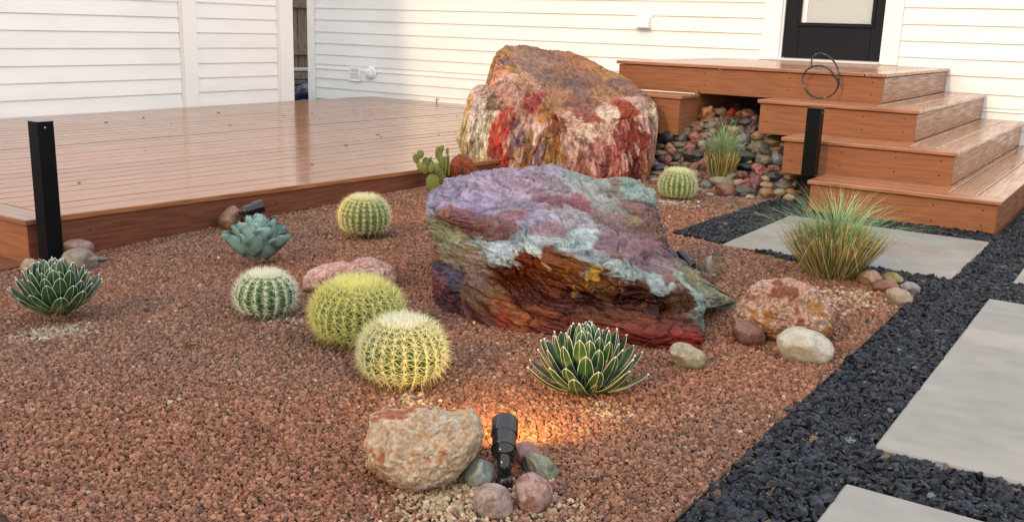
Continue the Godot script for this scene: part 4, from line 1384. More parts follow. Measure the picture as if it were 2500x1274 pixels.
	# ------------------------------------------------ boulders
	boulder("streaked_boulder", "tallest boulder, cream and red streaked block behind the purple boulder", [
		[Vector3(-4.003, 0.011, -5.565), Vector3(-4.105, 0.12, -5.529), Vector3(-4.166, 0.245, -5.525), Vector3(-4.15, 0.373, -5.572), Vector3(-4.158, 0.527, -5.636), Vector3(-4.161, 0.583, -5.687), Vector3(-4.161, 0.618, -5.759)],
		[Vector3(-3.862, -0.046, -5.445), Vector3(-3.929, 0.116, -5.459), Vector3(-3.971, 0.266, -5.487), Vector3(-3.986, 0.402, -5.541), Vector3(-4.013, 0.524, -5.608), Vector3(-4.057, 0.575, -5.692), Vector3(-4.124, 0.616, -5.783)],
		[Vector3(-3.804, -0.038, -5.436), Vector3(-3.854, 0.138, -5.454), Vector3(-3.877, 0.274, -5.49), Vector3(-3.911, 0.435, -5.551), Vector3(-3.958, 0.563, -5.631), Vector3(-4.021, 0.601, -5.724), Vector3(-4.095, 0.617, -5.803)],
		[Vector3(-3.675, -0.042, -5.471), Vector3(-3.711, 0.147, -5.514), Vector3(-3.739, 0.282, -5.547), Vector3(-3.801, 0.455, -5.605), Vector3(-3.91, 0.654, -5.689), Vector3(-4.021, 0.788, -5.802), Vector3(-4.081, 0.853, -5.88)],
		[Vector3(-3.493, -0.029, -5.497), Vector3(-3.529, 0.163, -5.54), Vector3(-3.568, 0.295, -5.566), Vector3(-3.656, 0.491, -5.638), Vector3(-3.809, 0.687, -5.74), Vector3(-3.964, 0.789, -5.877), Vector3(-4.128, 0.895, -6.045)],
		[Vector3(-3.347, -0.018, -5.522), Vector3(-3.384, 0.175, -5.566), Vector3(-3.424, 0.32, -5.594), Vector3(-3.502, 0.46, -5.657), Vector3(-3.647, 0.59, -5.746), Vector3(-3.825, 0.737, -6.016), Vector3(-4.105, 0.905, -6.311)],
		[Vector3(-3.238, -0.005, -5.525), Vector3(-3.285, 0.185, -5.561), Vector3(-3.322, 0.329, -5.59), Vector3(-3.353, 0.398, -5.614), Vector3(-3.416, 0.457, -5.638), Vector3(-3.647, 0.63, -6.042), Vector3(-4.005, 0.876, -6.492)],
		[Vector3(-3.089, -0.002, -5.673), Vector3(-3.12, 0.16, -5.712), Vector3(-3.167, 0.317, -5.751), Vector3(-3.205, 0.393, -5.784), Vector3(-3.259, 0.456, -5.816), Vector3(-3.478, 0.621, -6.187), Vector3(-3.886, 0.865, -6.629)],
		[Vector3(-2.978, -0.002, -5.871), Vector3(-3.007, 0.153, -5.908), Vector3(-3.054, 0.312, -5.947), Vector3(-3.101, 0.444, -5.991), Vector3(-3.158, 0.535, -6.029), Vector3(-3.344, 0.64, -6.306), Vector3(-3.614, 0.776, -6.599)],
		[Vector3(-2.948, -0.001, -6.088), Vector3(-2.958, 0.137, -6.121), Vector3(-2.977, 0.302, -6.168), Vector3(-3.01, 0.452, -6.214), Vector3(-3.074, 0.558, -6.264), Vector3(-3.209, 0.61, -6.411), Vector3(-3.366, 0.665, -6.607)],
		[Vector3(-3.008, -0.02, -6.277), Vector3(-3.003, 0.114, -6.319), Vector3(-3.013, 0.269, -6.37), Vector3(-3.032, 0.424, -6.414), Vector3(-3.068, 0.516, -6.441), Vector3(-3.135, 0.562, -6.484), Vector3(-3.236, 0.597, -6.551)],
	], [
		["E8DCC0", Vector3(-4.022, 0.294, -5.51)],
		["E0CDBD", Vector3(-4.019, 0.461, -5.578)],
		["C9A06A", Vector3(-4.157, 0.508, -5.628)],
		["B5A070", Vector3(-4.103, 0.218, -5.515)],
		["CFC3A0", Vector3(-3.892, 0.127, -5.457)],
		["E4D8C4", Vector3(-4.004, 0.365, -5.532)],
		["DDD0B4", Vector3(-3.904, 0.291, -5.497)],
		["C8A898", Vector3(-4.079, 0.57, -5.681)],
		["B8402A", Vector3(-3.83, 0.297, -5.519)],
		["C0442B", Vector3(-3.838, 0.382, -5.556)],
		["A83A28", Vector3(-3.739, 0.196, -5.519)],
		["A04838", Vector3(-3.8, 0.409, -5.584)],
		["B43C28", Vector3(-3.798, 0.227, -5.506)],
		["7D6048", Vector3(-3.896, 0.501, -5.602)],
		["C08878", Vector3(-3.856, 0.554, -5.647)],
		["CFA090", Vector3(-3.857, 0.642, -5.697)],
		["D0906C", Vector3(-3.98, 0.738, -5.759)],
		["B58050", Vector3(-4.063, 0.842, -5.916)],
		["9A7068", Vector3(-3.971, 0.789, -5.868)],
		["C8A030s", Vector3(-3.925, 0.764, -5.843)],
		["CFC0A4", Vector3(-3.892, 0.417, -5.55)],
		["80606A", Vector3(-3.651, 0.337, -5.575)],
		["7B5A66", Vector3(-3.667, 0.253, -5.547)],
		["C89880", Vector3(-3.642, 0.414, -5.607)],
		["B08050", Vector3(-3.58, 0.26, -5.557)],
		["D8B0A0", Vector3(-3.545, 0.37, -5.602)],
		["B88030s", Vector3(-3.539, 0.431, -5.633)],
		["8F6A50", Vector3(-3.455, 0.296, -5.583)],
		["8A6F70", Vector3(-3.493, 0.166, -5.547)],
		["B07A40", Vector3(-3.416, 0.148, -5.554)],
		["A5703C", Vector3(-3.406, 0.303, -5.59)],
		["8C4A30", Vector3(-3.391, 0.385, -5.615)],
		["B08468", Vector3(-3.643, 0.153, -5.524)],
		["A8683C", Vector3(-3.588, 0.109, -5.52)],
		["A85048", Vector3(-3.674, 0.551, -5.68)],
		["9A4040", Vector3(-3.636, 0.522, -5.669)],
		["C8988A", Vector3(-3.745, 0.556, -5.666)],
		["B48A6A", Vector3(-3.749, 0.64, -5.729)],
		["A8744C", Vector3(-3.542, 0.515, -5.692)],
		["95705E", Vector3(-3.891, 0.769, -6.014)],
		["A07868", Vector3(-3.951, 0.82, -6.246)],
		["8A6A58", Vector3(-3.736, 0.684, -6.029)],
		["9A6A50", Vector3(-3.725, 0.719, -6.264)],
		["A86E48", Vector3(-3.801, 0.805, -6.501)],
		["75564C", Vector3(-3.57, 0.654, -6.206)],
		["8A6045", Vector3(-3.517, 0.679, -6.328)],
		["B08048", Vector3(-3.469, 0.694, -6.408)],
		["7A5A52", Vector3(-3.391, 0.668, -6.389)],
		["A07050", Vector3(-3.568, 0.586, -5.96)],
		["8A5A48", Vector3(-3.409, 0.54, -5.961)],
		["A87850", Vector3(-3.361, 0.597, -6.166)],
		["8E6454", Vector3(-3.266, 0.627, -6.412)],
		["A87E68", Vector3(-3.985, 0.826, -6.113)],
		["946A58", Vector3(-3.915, 0.814, -6.379)],
		["7E5E54", Vector3(-3.534, 0.605, -6.066)],
		["D0A890", Vector3(-3.313, 0.411, -5.685)],
		["D8B8A0", Vector3(-3.243, 0.358, -5.705)],
		["9E5A45", Vector3(-3.252, 0.448, -5.812)],
		["DCC0A8", Vector3(-3.181, 0.457, -5.905)],
		["C8A088", Vector3(-3.148, 0.406, -5.883)],
		["A04A34", Vector3(-3.093, 0.47, -6.057)],
		["9A4A40", Vector3(-3.066, 0.345, -5.958)],
		["B07068", Vector3(-3.158, 0.222, -5.707)],
		["A86858", Vector3(-3.198, 0.151, -5.632)],
		["A85A50", Vector3(-3.067, 0.215, -5.849)],
		["802A20", Vector3(-3.02, 0.249, -5.987)],
		["5E241C", Vector3(-2.989, 0.147, -5.988)],
		["8E3A2C", Vector3(-3.016, 0.341, -6.097)],
		["D8B0A0", Vector3(-3.017, 0.432, -6.18)],
		["E0C8A8", Vector3(-3.018, 0.396, -6.328)],
		["C89080", Vector3(-2.991, 0.245, -6.257)],
		["A06048", Vector3(-2.961, 0.104, -6.086)],
		["965048", Vector3(-3.081, 0.098, -5.747)],
		["C09080", Vector3(-3.269, 0.271, -5.618)],
		["C8A090", Vector3(-3.053, 0.503, -6.21)],
	], Vector3(-0.3, 0, -0.35), 34, 32, 1, M.boulder)
	boulder("layered_boulder", "wide purple and rust layered boulder in the middle of the bed", [
		[Vector3(-2.175, -0.002, -2.776), Vector3(-2.182, 0.028, -2.779), Vector3(-2.22, 0.116, -2.805), Vector3(-2.251, 0.232, -2.842), Vector3(-2.271, 0.333, -2.833), Vector3(-2.323, 0.373, -2.897), Vector3(-2.358, 0.397, -2.966)],
		[Vector3(-2.031, 0.001, -2.724), Vector3(-2.035, 0.046, -2.734), Vector3(-2.083, 0.149, -2.757), Vector3(-2.162, 0.288, -2.819), Vector3(-2.129, 0.358, -2.787), Vector3(-2.229, 0.397, -2.929), Vector3(-2.392, 0.426, -3.113)],
		[Vector3(-1.936, -0.002, -2.687), Vector3(-1.973, 0.081, -2.699), Vector3(-2.01, 0.197, -2.769), Vector3(-2.006, 0.286, -2.798), Vector3(-2.028, 0.351, -2.826), Vector3(-2.165, 0.411, -3), Vector3(-2.306, 0.453, -3.24)],
		[Vector3(-1.771, 0.01, -2.701), Vector3(-1.813, 0.091, -2.721), Vector3(-1.93, 0.154, -2.785), Vector3(-1.889, 0.23, -2.736), Vector3(-1.924, 0.311, -2.859), Vector3(-2.059, 0.4, -3.067), Vector3(-2.196, 0.463, -3.34)],
		[Vector3(-1.662, 0.017, -2.738), Vector3(-1.7, 0.082, -2.757), Vector3(-1.796, 0.149, -2.848), Vector3(-1.76, 0.29, -2.789), Vector3(-1.811, 0.33, -2.915), Vector3(-1.942, 0.417, -3.174), Vector3(-2.097, 0.485, -3.448)],
		[Vector3(-1.528, 0.009, -2.775), Vector3(-1.56, 0.07, -2.797), Vector3(-1.645, 0.131, -2.881), Vector3(-1.601, 0.259, -2.861), Vector3(-1.681, 0.295, -3.015), Vector3(-1.813, 0.372, -3.271), Vector3(-1.961, 0.435, -3.525)],
		[Vector3(-1.38, 0, -2.821), Vector3(-1.411, 0.06, -2.843), Vector3(-1.498, 0.115, -2.912), Vector3(-1.492, 0.229, -2.887), Vector3(-1.581, 0.272, -3.112), Vector3(-1.699, 0.342, -3.363), Vector3(-1.81, 0.426, -3.621)],
		[Vector3(-1.257, -0.002, -2.878), Vector3(-1.285, 0.044, -2.897), Vector3(-1.347, 0.096, -2.957), Vector3(-1.368, 0.184, -2.956), Vector3(-1.477, 0.215, -3.177), Vector3(-1.599, 0.299, -3.416), Vector3(-1.703, 0.384, -3.619)],
		[Vector3(-1.197, 0.007, -2.932), Vector3(-1.201, 0.04, -2.964), Vector3(-1.245, 0.091, -3.048), Vector3(-1.304, 0.149, -3.124), Vector3(-1.428, 0.172, -3.271), Vector3(-1.558, 0.223, -3.422), Vector3(-1.651, 0.303, -3.568)],
		[Vector3(-1.206, 0.012, -3.002), Vector3(-1.217, 0.048, -3.054), Vector3(-1.272, 0.078, -3.15), Vector3(-1.292, 0.023, -3.54), Vector3(-1.373, 0.074, -3.477), Vector3(-1.524, 0.128, -3.478), Vector3(-1.624, 0.223, -3.563)],
	], [
		["907C9A", Vector3(-2.27, 0.404, -2.975)],
		["9E88AA", Vector3(-2.14, 0.395, -2.948)],
		["A890A8", Vector3(-2.205, 0.427, -3.1)],
		["A288A0", Vector3(-2.103, 0.41, -3.083)],
		["A88A9E", Vector3(-2.083, 0.428, -3.196)],
		["A68CA2", Vector3(-2.092, 0.449, -3.292)],
		["9F90A5", Vector3(-2.071, 0.465, -3.366)],
		["8A7A98", Vector3(-2.266, 0.38, -2.9)],
		["9C86AC", Vector3(-2.145, 0.373, -2.853)],
		["927C9C", Vector3(-2.053, 0.366, -2.903)],
		["9A88A0", Vector3(-2.011, 0.38, -3.027)],
		["9A8CA5", Vector3(-2.319, 0.438, -3.165)],
		["A08CA0", Vector3(-1.953, 0.389, -3.074)],
		["8F86A0", Vector3(-1.887, 0.345, -2.954)],
		["755055", Vector3(-2.08, 0.338, -2.807)],
		["8A5A50", Vector3(-2.141, 0.332, -2.799)],
		["7E5854", Vector3(-1.973, 0.322, -2.833)],
		["805A58", Vector3(-1.954, 0.327, -2.881)],
		["85606A", Vector3(-1.94, 0.404, -3.129)],
		["84585C", Vector3(-1.877, 0.385, -3.134)],
		["8E5A60", Vector3(-1.845, 0.383, -3.247)],
		["95707A", Vector3(-1.946, 0.349, -2.956)],
		["929C96", Vector3(-1.974, 0.438, -3.431)],
		["9AA098", Vector3(-1.888, 0.416, -3.485)],
		["8A7A70", Vector3(-1.836, 0.411, -3.521)],
		["8FA8A0", Vector3(-1.8, 0.407, -3.545)],
		["8FA59A", Vector3(-1.73, 0.389, -3.592)],
		["A49AA2", Vector3(-1.828, 0.364, -3.126)],
		["A49AA0", Vector3(-1.763, 0.334, -3.086)],
		["A09A98", Vector3(-1.853, 0.393, -3.378)],
		["A4929C", Vector3(-1.964, 0.428, -3.254)],
		["8A8A84", Vector3(-1.787, 0.37, -3.337)],
		["80605C", Vector3(-1.702, 0.358, -3.472)],
		["70544C", Vector3(-1.638, 0.326, -3.462)],
		["7A5A50", Vector3(-1.594, 0.29, -3.342)],
		["9A8A60s", Vector3(-1.644, 0.313, -3.314)],
		["6A5A70", Vector3(-1.644, 0.283, -3.567)],
		["86706E", Vector3(-1.682, 0.323, -3.245)],
		["8A8C70", Vector3(-2.179, 0.293, -2.818)],
		["9A9A7C", Vector3(-2.123, 0.287, -2.813)],
		["80806A", Vector3(-2.145, 0.23, -2.8)],
		["887A66", Vector3(-2.079, 0.227, -2.786)],
		["5A4A6A", Vector3(-2.165, 0.164, -2.793)],
		["6A4048", Vector3(-2.175, 0.101, -2.787)],
		["4A4258", Vector3(-2.071, 0.123, -2.751)],
		["50303A", Vector3(-2.09, 0.039, -2.751)],
		["85604E", Vector3(-2.179, 0.196, -2.806)],
		["85706A", Vector3(-1.999, 0.202, -2.774)],
		["7A5E58", Vector3(-1.992, 0.139, -2.734)],
		["7A5A40", Vector3(-1.94, 0.096, -2.713)],
		["A5B5BC", Vector3(-1.916, 0.266, -2.785)],
		["A8B8C0", Vector3(-1.861, 0.254, -2.765)],
		["8F9A98", Vector3(-1.965, 0.274, -2.783)],
		["8FA0A5", Vector3(-1.866, 0.294, -2.834)],
		["A5B5B5", Vector3(-1.795, 0.3, -2.829)],
		["A0B0B0", Vector3(-1.696, 0.295, -2.953)],
		["A8B8B8", Vector3(-1.698, 0.305, -3.047)],
		["98A8A8", Vector3(-1.713, 0.294, -2.895)],
		["80888A", Vector3(-1.594, 0.261, -2.911)],
		["957A80", Vector3(-1.795, 0.326, -2.927)],
		["7A5F68", Vector3(-1.631, 0.284, -3.064)],
		["80605F", Vector3(-1.545, 0.254, -3.064)],
		["755560", Vector3(-1.491, 0.227, -3.097)],
		["7E6A70", Vector3(-1.444, 0.202, -3.136)],
		["806058", Vector3(-1.365, 0.173, -3.086)],
		["806068", Vector3(-1.589, 0.282, -3.267)],
		["8A9A96", Vector3(-1.473, 0.222, -2.932)],
		["90A0A0", Vector3(-1.382, 0.188, -2.984)],
		["95A89A", Vector3(-1.335, 0.154, -3.161)],
		["8A8A70", Vector3(-1.327, 0.11, -3.297)],
		["7E7C66", Vector3(-1.297, 0.07, -3.384)],
		["8FA8A0", Vector3(-1.276, 0.111, -3.118)],
		["707068", Vector3(-1.23, 0.059, -3.055)],
		["807A60", Vector3(-1.394, 0.131, -3.34)],
		["5E2C18", Vector3(-1.876, 0.199, -2.775)],
		["6E3418", Vector3(-1.79, 0.233, -2.804)],
		["552513", Vector3(-1.825, 0.166, -2.825)],
		["6A3A20", Vector3(-1.71, 0.245, -2.827)],
		["704020", Vector3(-1.656, 0.218, -2.854)],
		["603418", Vector3(-1.612, 0.177, -2.877)],
		["4A2014", Vector3(-1.763, 0.116, -2.796)],
		["421A10", Vector3(-1.634, 0.124, -2.871)],
		["5A3A1C", Vector3(-1.529, 0.163, -2.895)],
		["3E180F", Vector3(-1.572, 0.123, -2.897)],
		["301510", Vector3(-1.461, 0.15, -2.916)],
		["3A1A10", Vector3(-1.358, 0.14, -2.957)],
		["50301A", Vector3(-1.306, 0.127, -3.038)],
		["B8A880s", Vector3(-1.734, 0.231, -2.826)],
		["B88A35s", Vector3(-1.579, 0.171, -2.885)],
		["B08A3As", Vector3(-1.553, 0.214, -2.88)],
		["A87A2Cs", Vector3(-1.622, 0.145, -2.882)],
		["7A4A30", Vector3(-1.878, 0.055, -2.704)],
		["8A5030", Vector3(-1.783, 0.06, -2.718)],
		["8A3A28", Vector3(-1.827, 0.038, -2.704)],
		["7A4028", Vector3(-1.695, 0.074, -2.754)],
		["80452C", Vector3(-1.591, 0.066, -2.784)],
		["6E3A26", Vector3(-1.496, 0.072, -2.829)],
		["6A3028", Vector3(-1.642, 0.039, -2.755)],
		["743424", Vector3(-1.376, 0.049, -2.854)],
		["6E3028", Vector3(-1.357, 0.014, -2.841)],
		["6A2C24", Vector3(-1.293, 0.034, -2.885)],
		["6E4034", Vector3(-1.276, 0.074, -2.976)],
		["7E2E26", Vector3(-1.226, 0.022, -2.925)],
		["7E3A30", Vector3(-1.447, 0.026, -2.812)],
		["5E3A36", Vector3(-1.904, 0.022, -2.694)],
		["5E4040", Vector3(-1.959, 0.05, -2.694)],
		["70402A", Vector3(-1.42, 0.083, -2.89)],
		["4A2014", Vector3(-1.646, 0.098, -2.814)],
		["5E3418", Vector3(-1.494, 0.186, -2.897)],
		["4A2416", Vector3(-1.413, 0.189, -2.932)],
		["5A2A16", Vector3(-1.715, 0.157, -2.86)],
	], Vector3(-0.2, 0, -0.28), 40, 36, 0, M.schist)

	# ------------------------------------------------ broken rocks
	outline_rock("broken_rock", "pale pinkish broken rock beside the front spotlight", Vector3(-1.325, 0.073, -1.652), 0.676, -0.427, 0.1, [Vector2(-0.123, 0.079), Vector2(-0.095, 0.09), Vector2(-0.033, 0.09), Vector2(0, 0.096), Vector2(0.029, 0.094), Vector2(0.058, 0.082), Vector2(0.082, 0.087), Vector2(0.116, 0.094), Vector2(0.132, 0.065), Vector2(0.141, 0.03), Vector2(0.136, 0.009), Vector2(0.121, -0.02), Vector2(0.092, -0.052), Vector2(0.064, -0.078), Vector2(-0.002, -0.095), Vector2(-0.049, -0.09), Vector2(-0.097, -0.067), Vector2(-0.132, -0.043), Vector2(-0.133, -0.008), Vector2(-0.14, 0.01), Vector2(-0.13, 0.034)], ["a8664a", "c89a74", "cdb294", "c9b8a4", "b89c7c", "c49c74", "c2b2a0"], 3, 0.017, 3.6)
	outline_rock("broken_rock", "low rose pink rock behind the two large barrel cacti", Vector3(-2.592, 0.055, -2.761), 0.754, -0.253, 0.1, [Vector2(-0.185, -0.016), Vector2(-0.163, 0.024), Vector2(-0.103, 0.048), Vector2(-0.039, 0.055), Vector2(0.005, 0.05), Vector2(0.028, 0.068), Vector2(0.081, 0.071), Vector2(0.129, 0.054), Vector2(0.179, 0.029), Vector2(0.188, -0.012), Vector2(0.176, -0.044), Vector2(0.12, -0.063), Vector2(0.039, -0.072), Vector2(-0.056, -0.064), Vector2(-0.135, -0.06), Vector2(-0.179, -0.053)], ["c08a80", "d0a498", "d8b4a8", "c4887a", "dcc0b4"], 5, 0.018, 2.6)
	outline_rock("broken_rock", "pink and ochre broken rock behind the pale oval stone", Vector3(-1.025, 0.089, -3.293), 0.302, -0.268, 0.12, [Vector2(-0.168, -0.041), Vector2(-0.162, 0.003), Vector2(-0.118, 0.067), Vector2(-0.083, 0.098), Vector2(0.004, 0.111), Vector2(0.07, 0.105), Vector2(0.11, 0.083), Vector2(0.133, 0.05), Vector2(0.166, 0.015), Vector2(0.17, -0.025), Vector2(0.158, -0.062), Vector2(0.113, -0.092), Vector2(0.032, -0.107), Vector2(-0.038, -0.109), Vector2(-0.109, -0.103), Vector2(-0.159, -0.077)], ["8a5544", "b98a78", "c9aaa0", "b58a66", "9a7a70", "c8b4aa", "a8764a"], 8, 0.024, 2.8)
	outline_rock("broken_rock", "rust red block leaning under the left side of the tallest boulder", Vector3(-3.784, 0.114, -5.121), 0.636, -0.144, 0.14, [Vector2(-0.1, 0.032), Vector2(-0.084, 0.065), Vector2(-0.037, 0.098), Vector2(0.039, 0.062), Vector2(0.1, -0.016), Vector2(0.101, -0.097), Vector2(-0.092, -0.101)], ["8a4424", "a5582c", "6e3220", "95502a"], 12, 0.014, 4.5)
	outline_rock("broken_rock", "small brown rock right of the layered boulder at the lamp", Vector3(-1.538, 0.026, -3.758), 0.389, -0.243, 0.04, [Vector2(-0.057, 0.011), Vector2(-0.035, 0.03), Vector2(0.008, 0.032), Vector2(0.048, 0.019), Vector2(0.057, -0.014), Vector2(0.008, -0.032), Vector2(-0.047, -0.026)], ["6a4a44", "7a5648", "80605a"], 14, 0.02, 2.4, 4)

	# ------------------------------------------------ separate cobbles
	var loose := [
		[Vector3(-1.199, 0.025, -1.704), 0.613, -0.451, 0.034, 0.036, 0.031, -0.349, "a3aaa4 8f9890 6e6c60", "smooth grey green cobble just left of the front spotlight"],
		[Vector3(-1.173, 0.023, -1.857), 0.564, -0.432, 0.033, 0.034, 0.03, -0.175, "b3837a a06e66", "pink cobble behind the front spotlight's stem"],
		[Vector3(-1.112, 0.02, -1.827), 0.547, -0.443, 0.047, 0.03, 0.034, -0.489, "8e8f6e 6a7068 4a5050", "olive cobble with dark end right of the front spotlight"],
		[Vector3(-1.096, 0.026, -1.608), 0.598, -0.478, 0.045, 0.039, 0.038, -0.209, "a78f88 8d746e b9a284", "mauve and tan cobble nearest the viewer, below the spotlight"],
		[Vector3(-1.043, 0.03, -1.689), 0.553, -0.469, 0.042, 0.044, 0.038, 0.349, "a98a84 8a5a4e b5a294", "wedge shaped mauve brown cobble at lower right of the front spotlight"],
		[Vector3(-4.073, -0.018, -2.533), 1.014, -0.216, 0.071, 0.041, 0.051, -0.14, "a88478 b0948a 7a5a50", "pink speckled cobble against the deck behind the left bollard"],
		[Vector3(-3.841, -0.015, -2.4), 1.012, -0.228, 0.073, 0.052, 0.056, -0.175, "9a8c78 7e7468", "tan grey cobble right of the left bollard's foot"],
		[Vector3(-4.016, -0.033, -2.362), 1.039, -0.225, 0.049, 0.031, 0.036, -0.087, "9c655c 8a5048", "reddish cobble left of the left bollard's foot"],
		[Vector3(-3.886, -0.023, -2.2), 1.056, -0.233, 0.04, 0.048, 0.04, 0.349, "a8997c 8a7c62 5e543e", "speckled tan cobble at the edge of the left agave"],
		[Vector3(-3.884, -0.04, -2.52), 0.995, -0.228, 0.033, 0.013, 0.021, -0.14, "7c8278 6a6e66", "thin grey green stone at the deck's foot"],
		[Vector3(-3.914, 0.03, -3.286), 0.873, -0.194, 0.054, 0.069, 0.055, -0.384, "8a6448 7a5a48 9a7c5c", "brown upright cobble beside the spotlight against the deck"],
		[Vector3(-1.086, 0.032, -3.128), 0.334, -0.294, 0.058, 0.045, 0.046, -0.489, "84564c 74483e 9a7058", "brown cobble in front of the pink and ochre rock"],
		[Vector3(-0.881, 0.043, -3.078), 0.279, -0.3, 0.091, 0.06, 0.068, -0.14, "b8b0a0 c8c0b0 a89c86", "large smooth pale cobble in front of the pink and ochre rock"],
		[Vector3(-1.155, 0.031, -2.772), 0.395, -0.323, 0.062, 0.043, 0.047, -0.384, "a89c7e 8a8064 b8ac8c", "tan cobble at the right foot of the layered boulder"],
		[Vector3(-1.555, 0.043, -3.877), 0.381, -0.233, 0.029, 0.056, 0.038, -0.07, "a09484 8c8070 6c6254", "small upright grey cobble right of the half hidden spotlight"],
		[Vector3(-0.958, 0.029, -4.235), 0.223, -0.228, 0.053, 0.039, 0.041, -0.14, "a87c68 b59a84 8a4a3c", "red and tan cobble at the right foot of the big grass tuft"],
		[Vector3(-0.883, 0.022, -4.319), 0.202, -0.226, 0.051, 0.03, 0.036, -0.244, "9a8c5c 86784c", "olive cobble behind the red brown one near the path corner"],
		[Vector3(-0.876, 0.025, -4.155), 0.208, -0.233, 0.053, 0.034, 0.039, 0.105, "94604e 84523f", "red brown cobble in the group at the path corner"],
		[Vector3(-0.79, 0.029, -3.999), 0.195, -0.242, 0.052, 0.039, 0.041, -0.105, "b09a84 9c8470", "tan cobble lowest in the group at the path corner"],
		[Vector3(-0.788, 0.023, -4.192), 0.186, -0.233, 0.043, 0.031, 0.033, -0.209, "8f8c86 7c7a76 b5ac9c", "grey cobble rightmost at the path corner"],
	]
	for i in loose.size(): river_stone(loose[i], "cobble", "stone", "smooth cobbles lying about the bed", i + 3, 4)
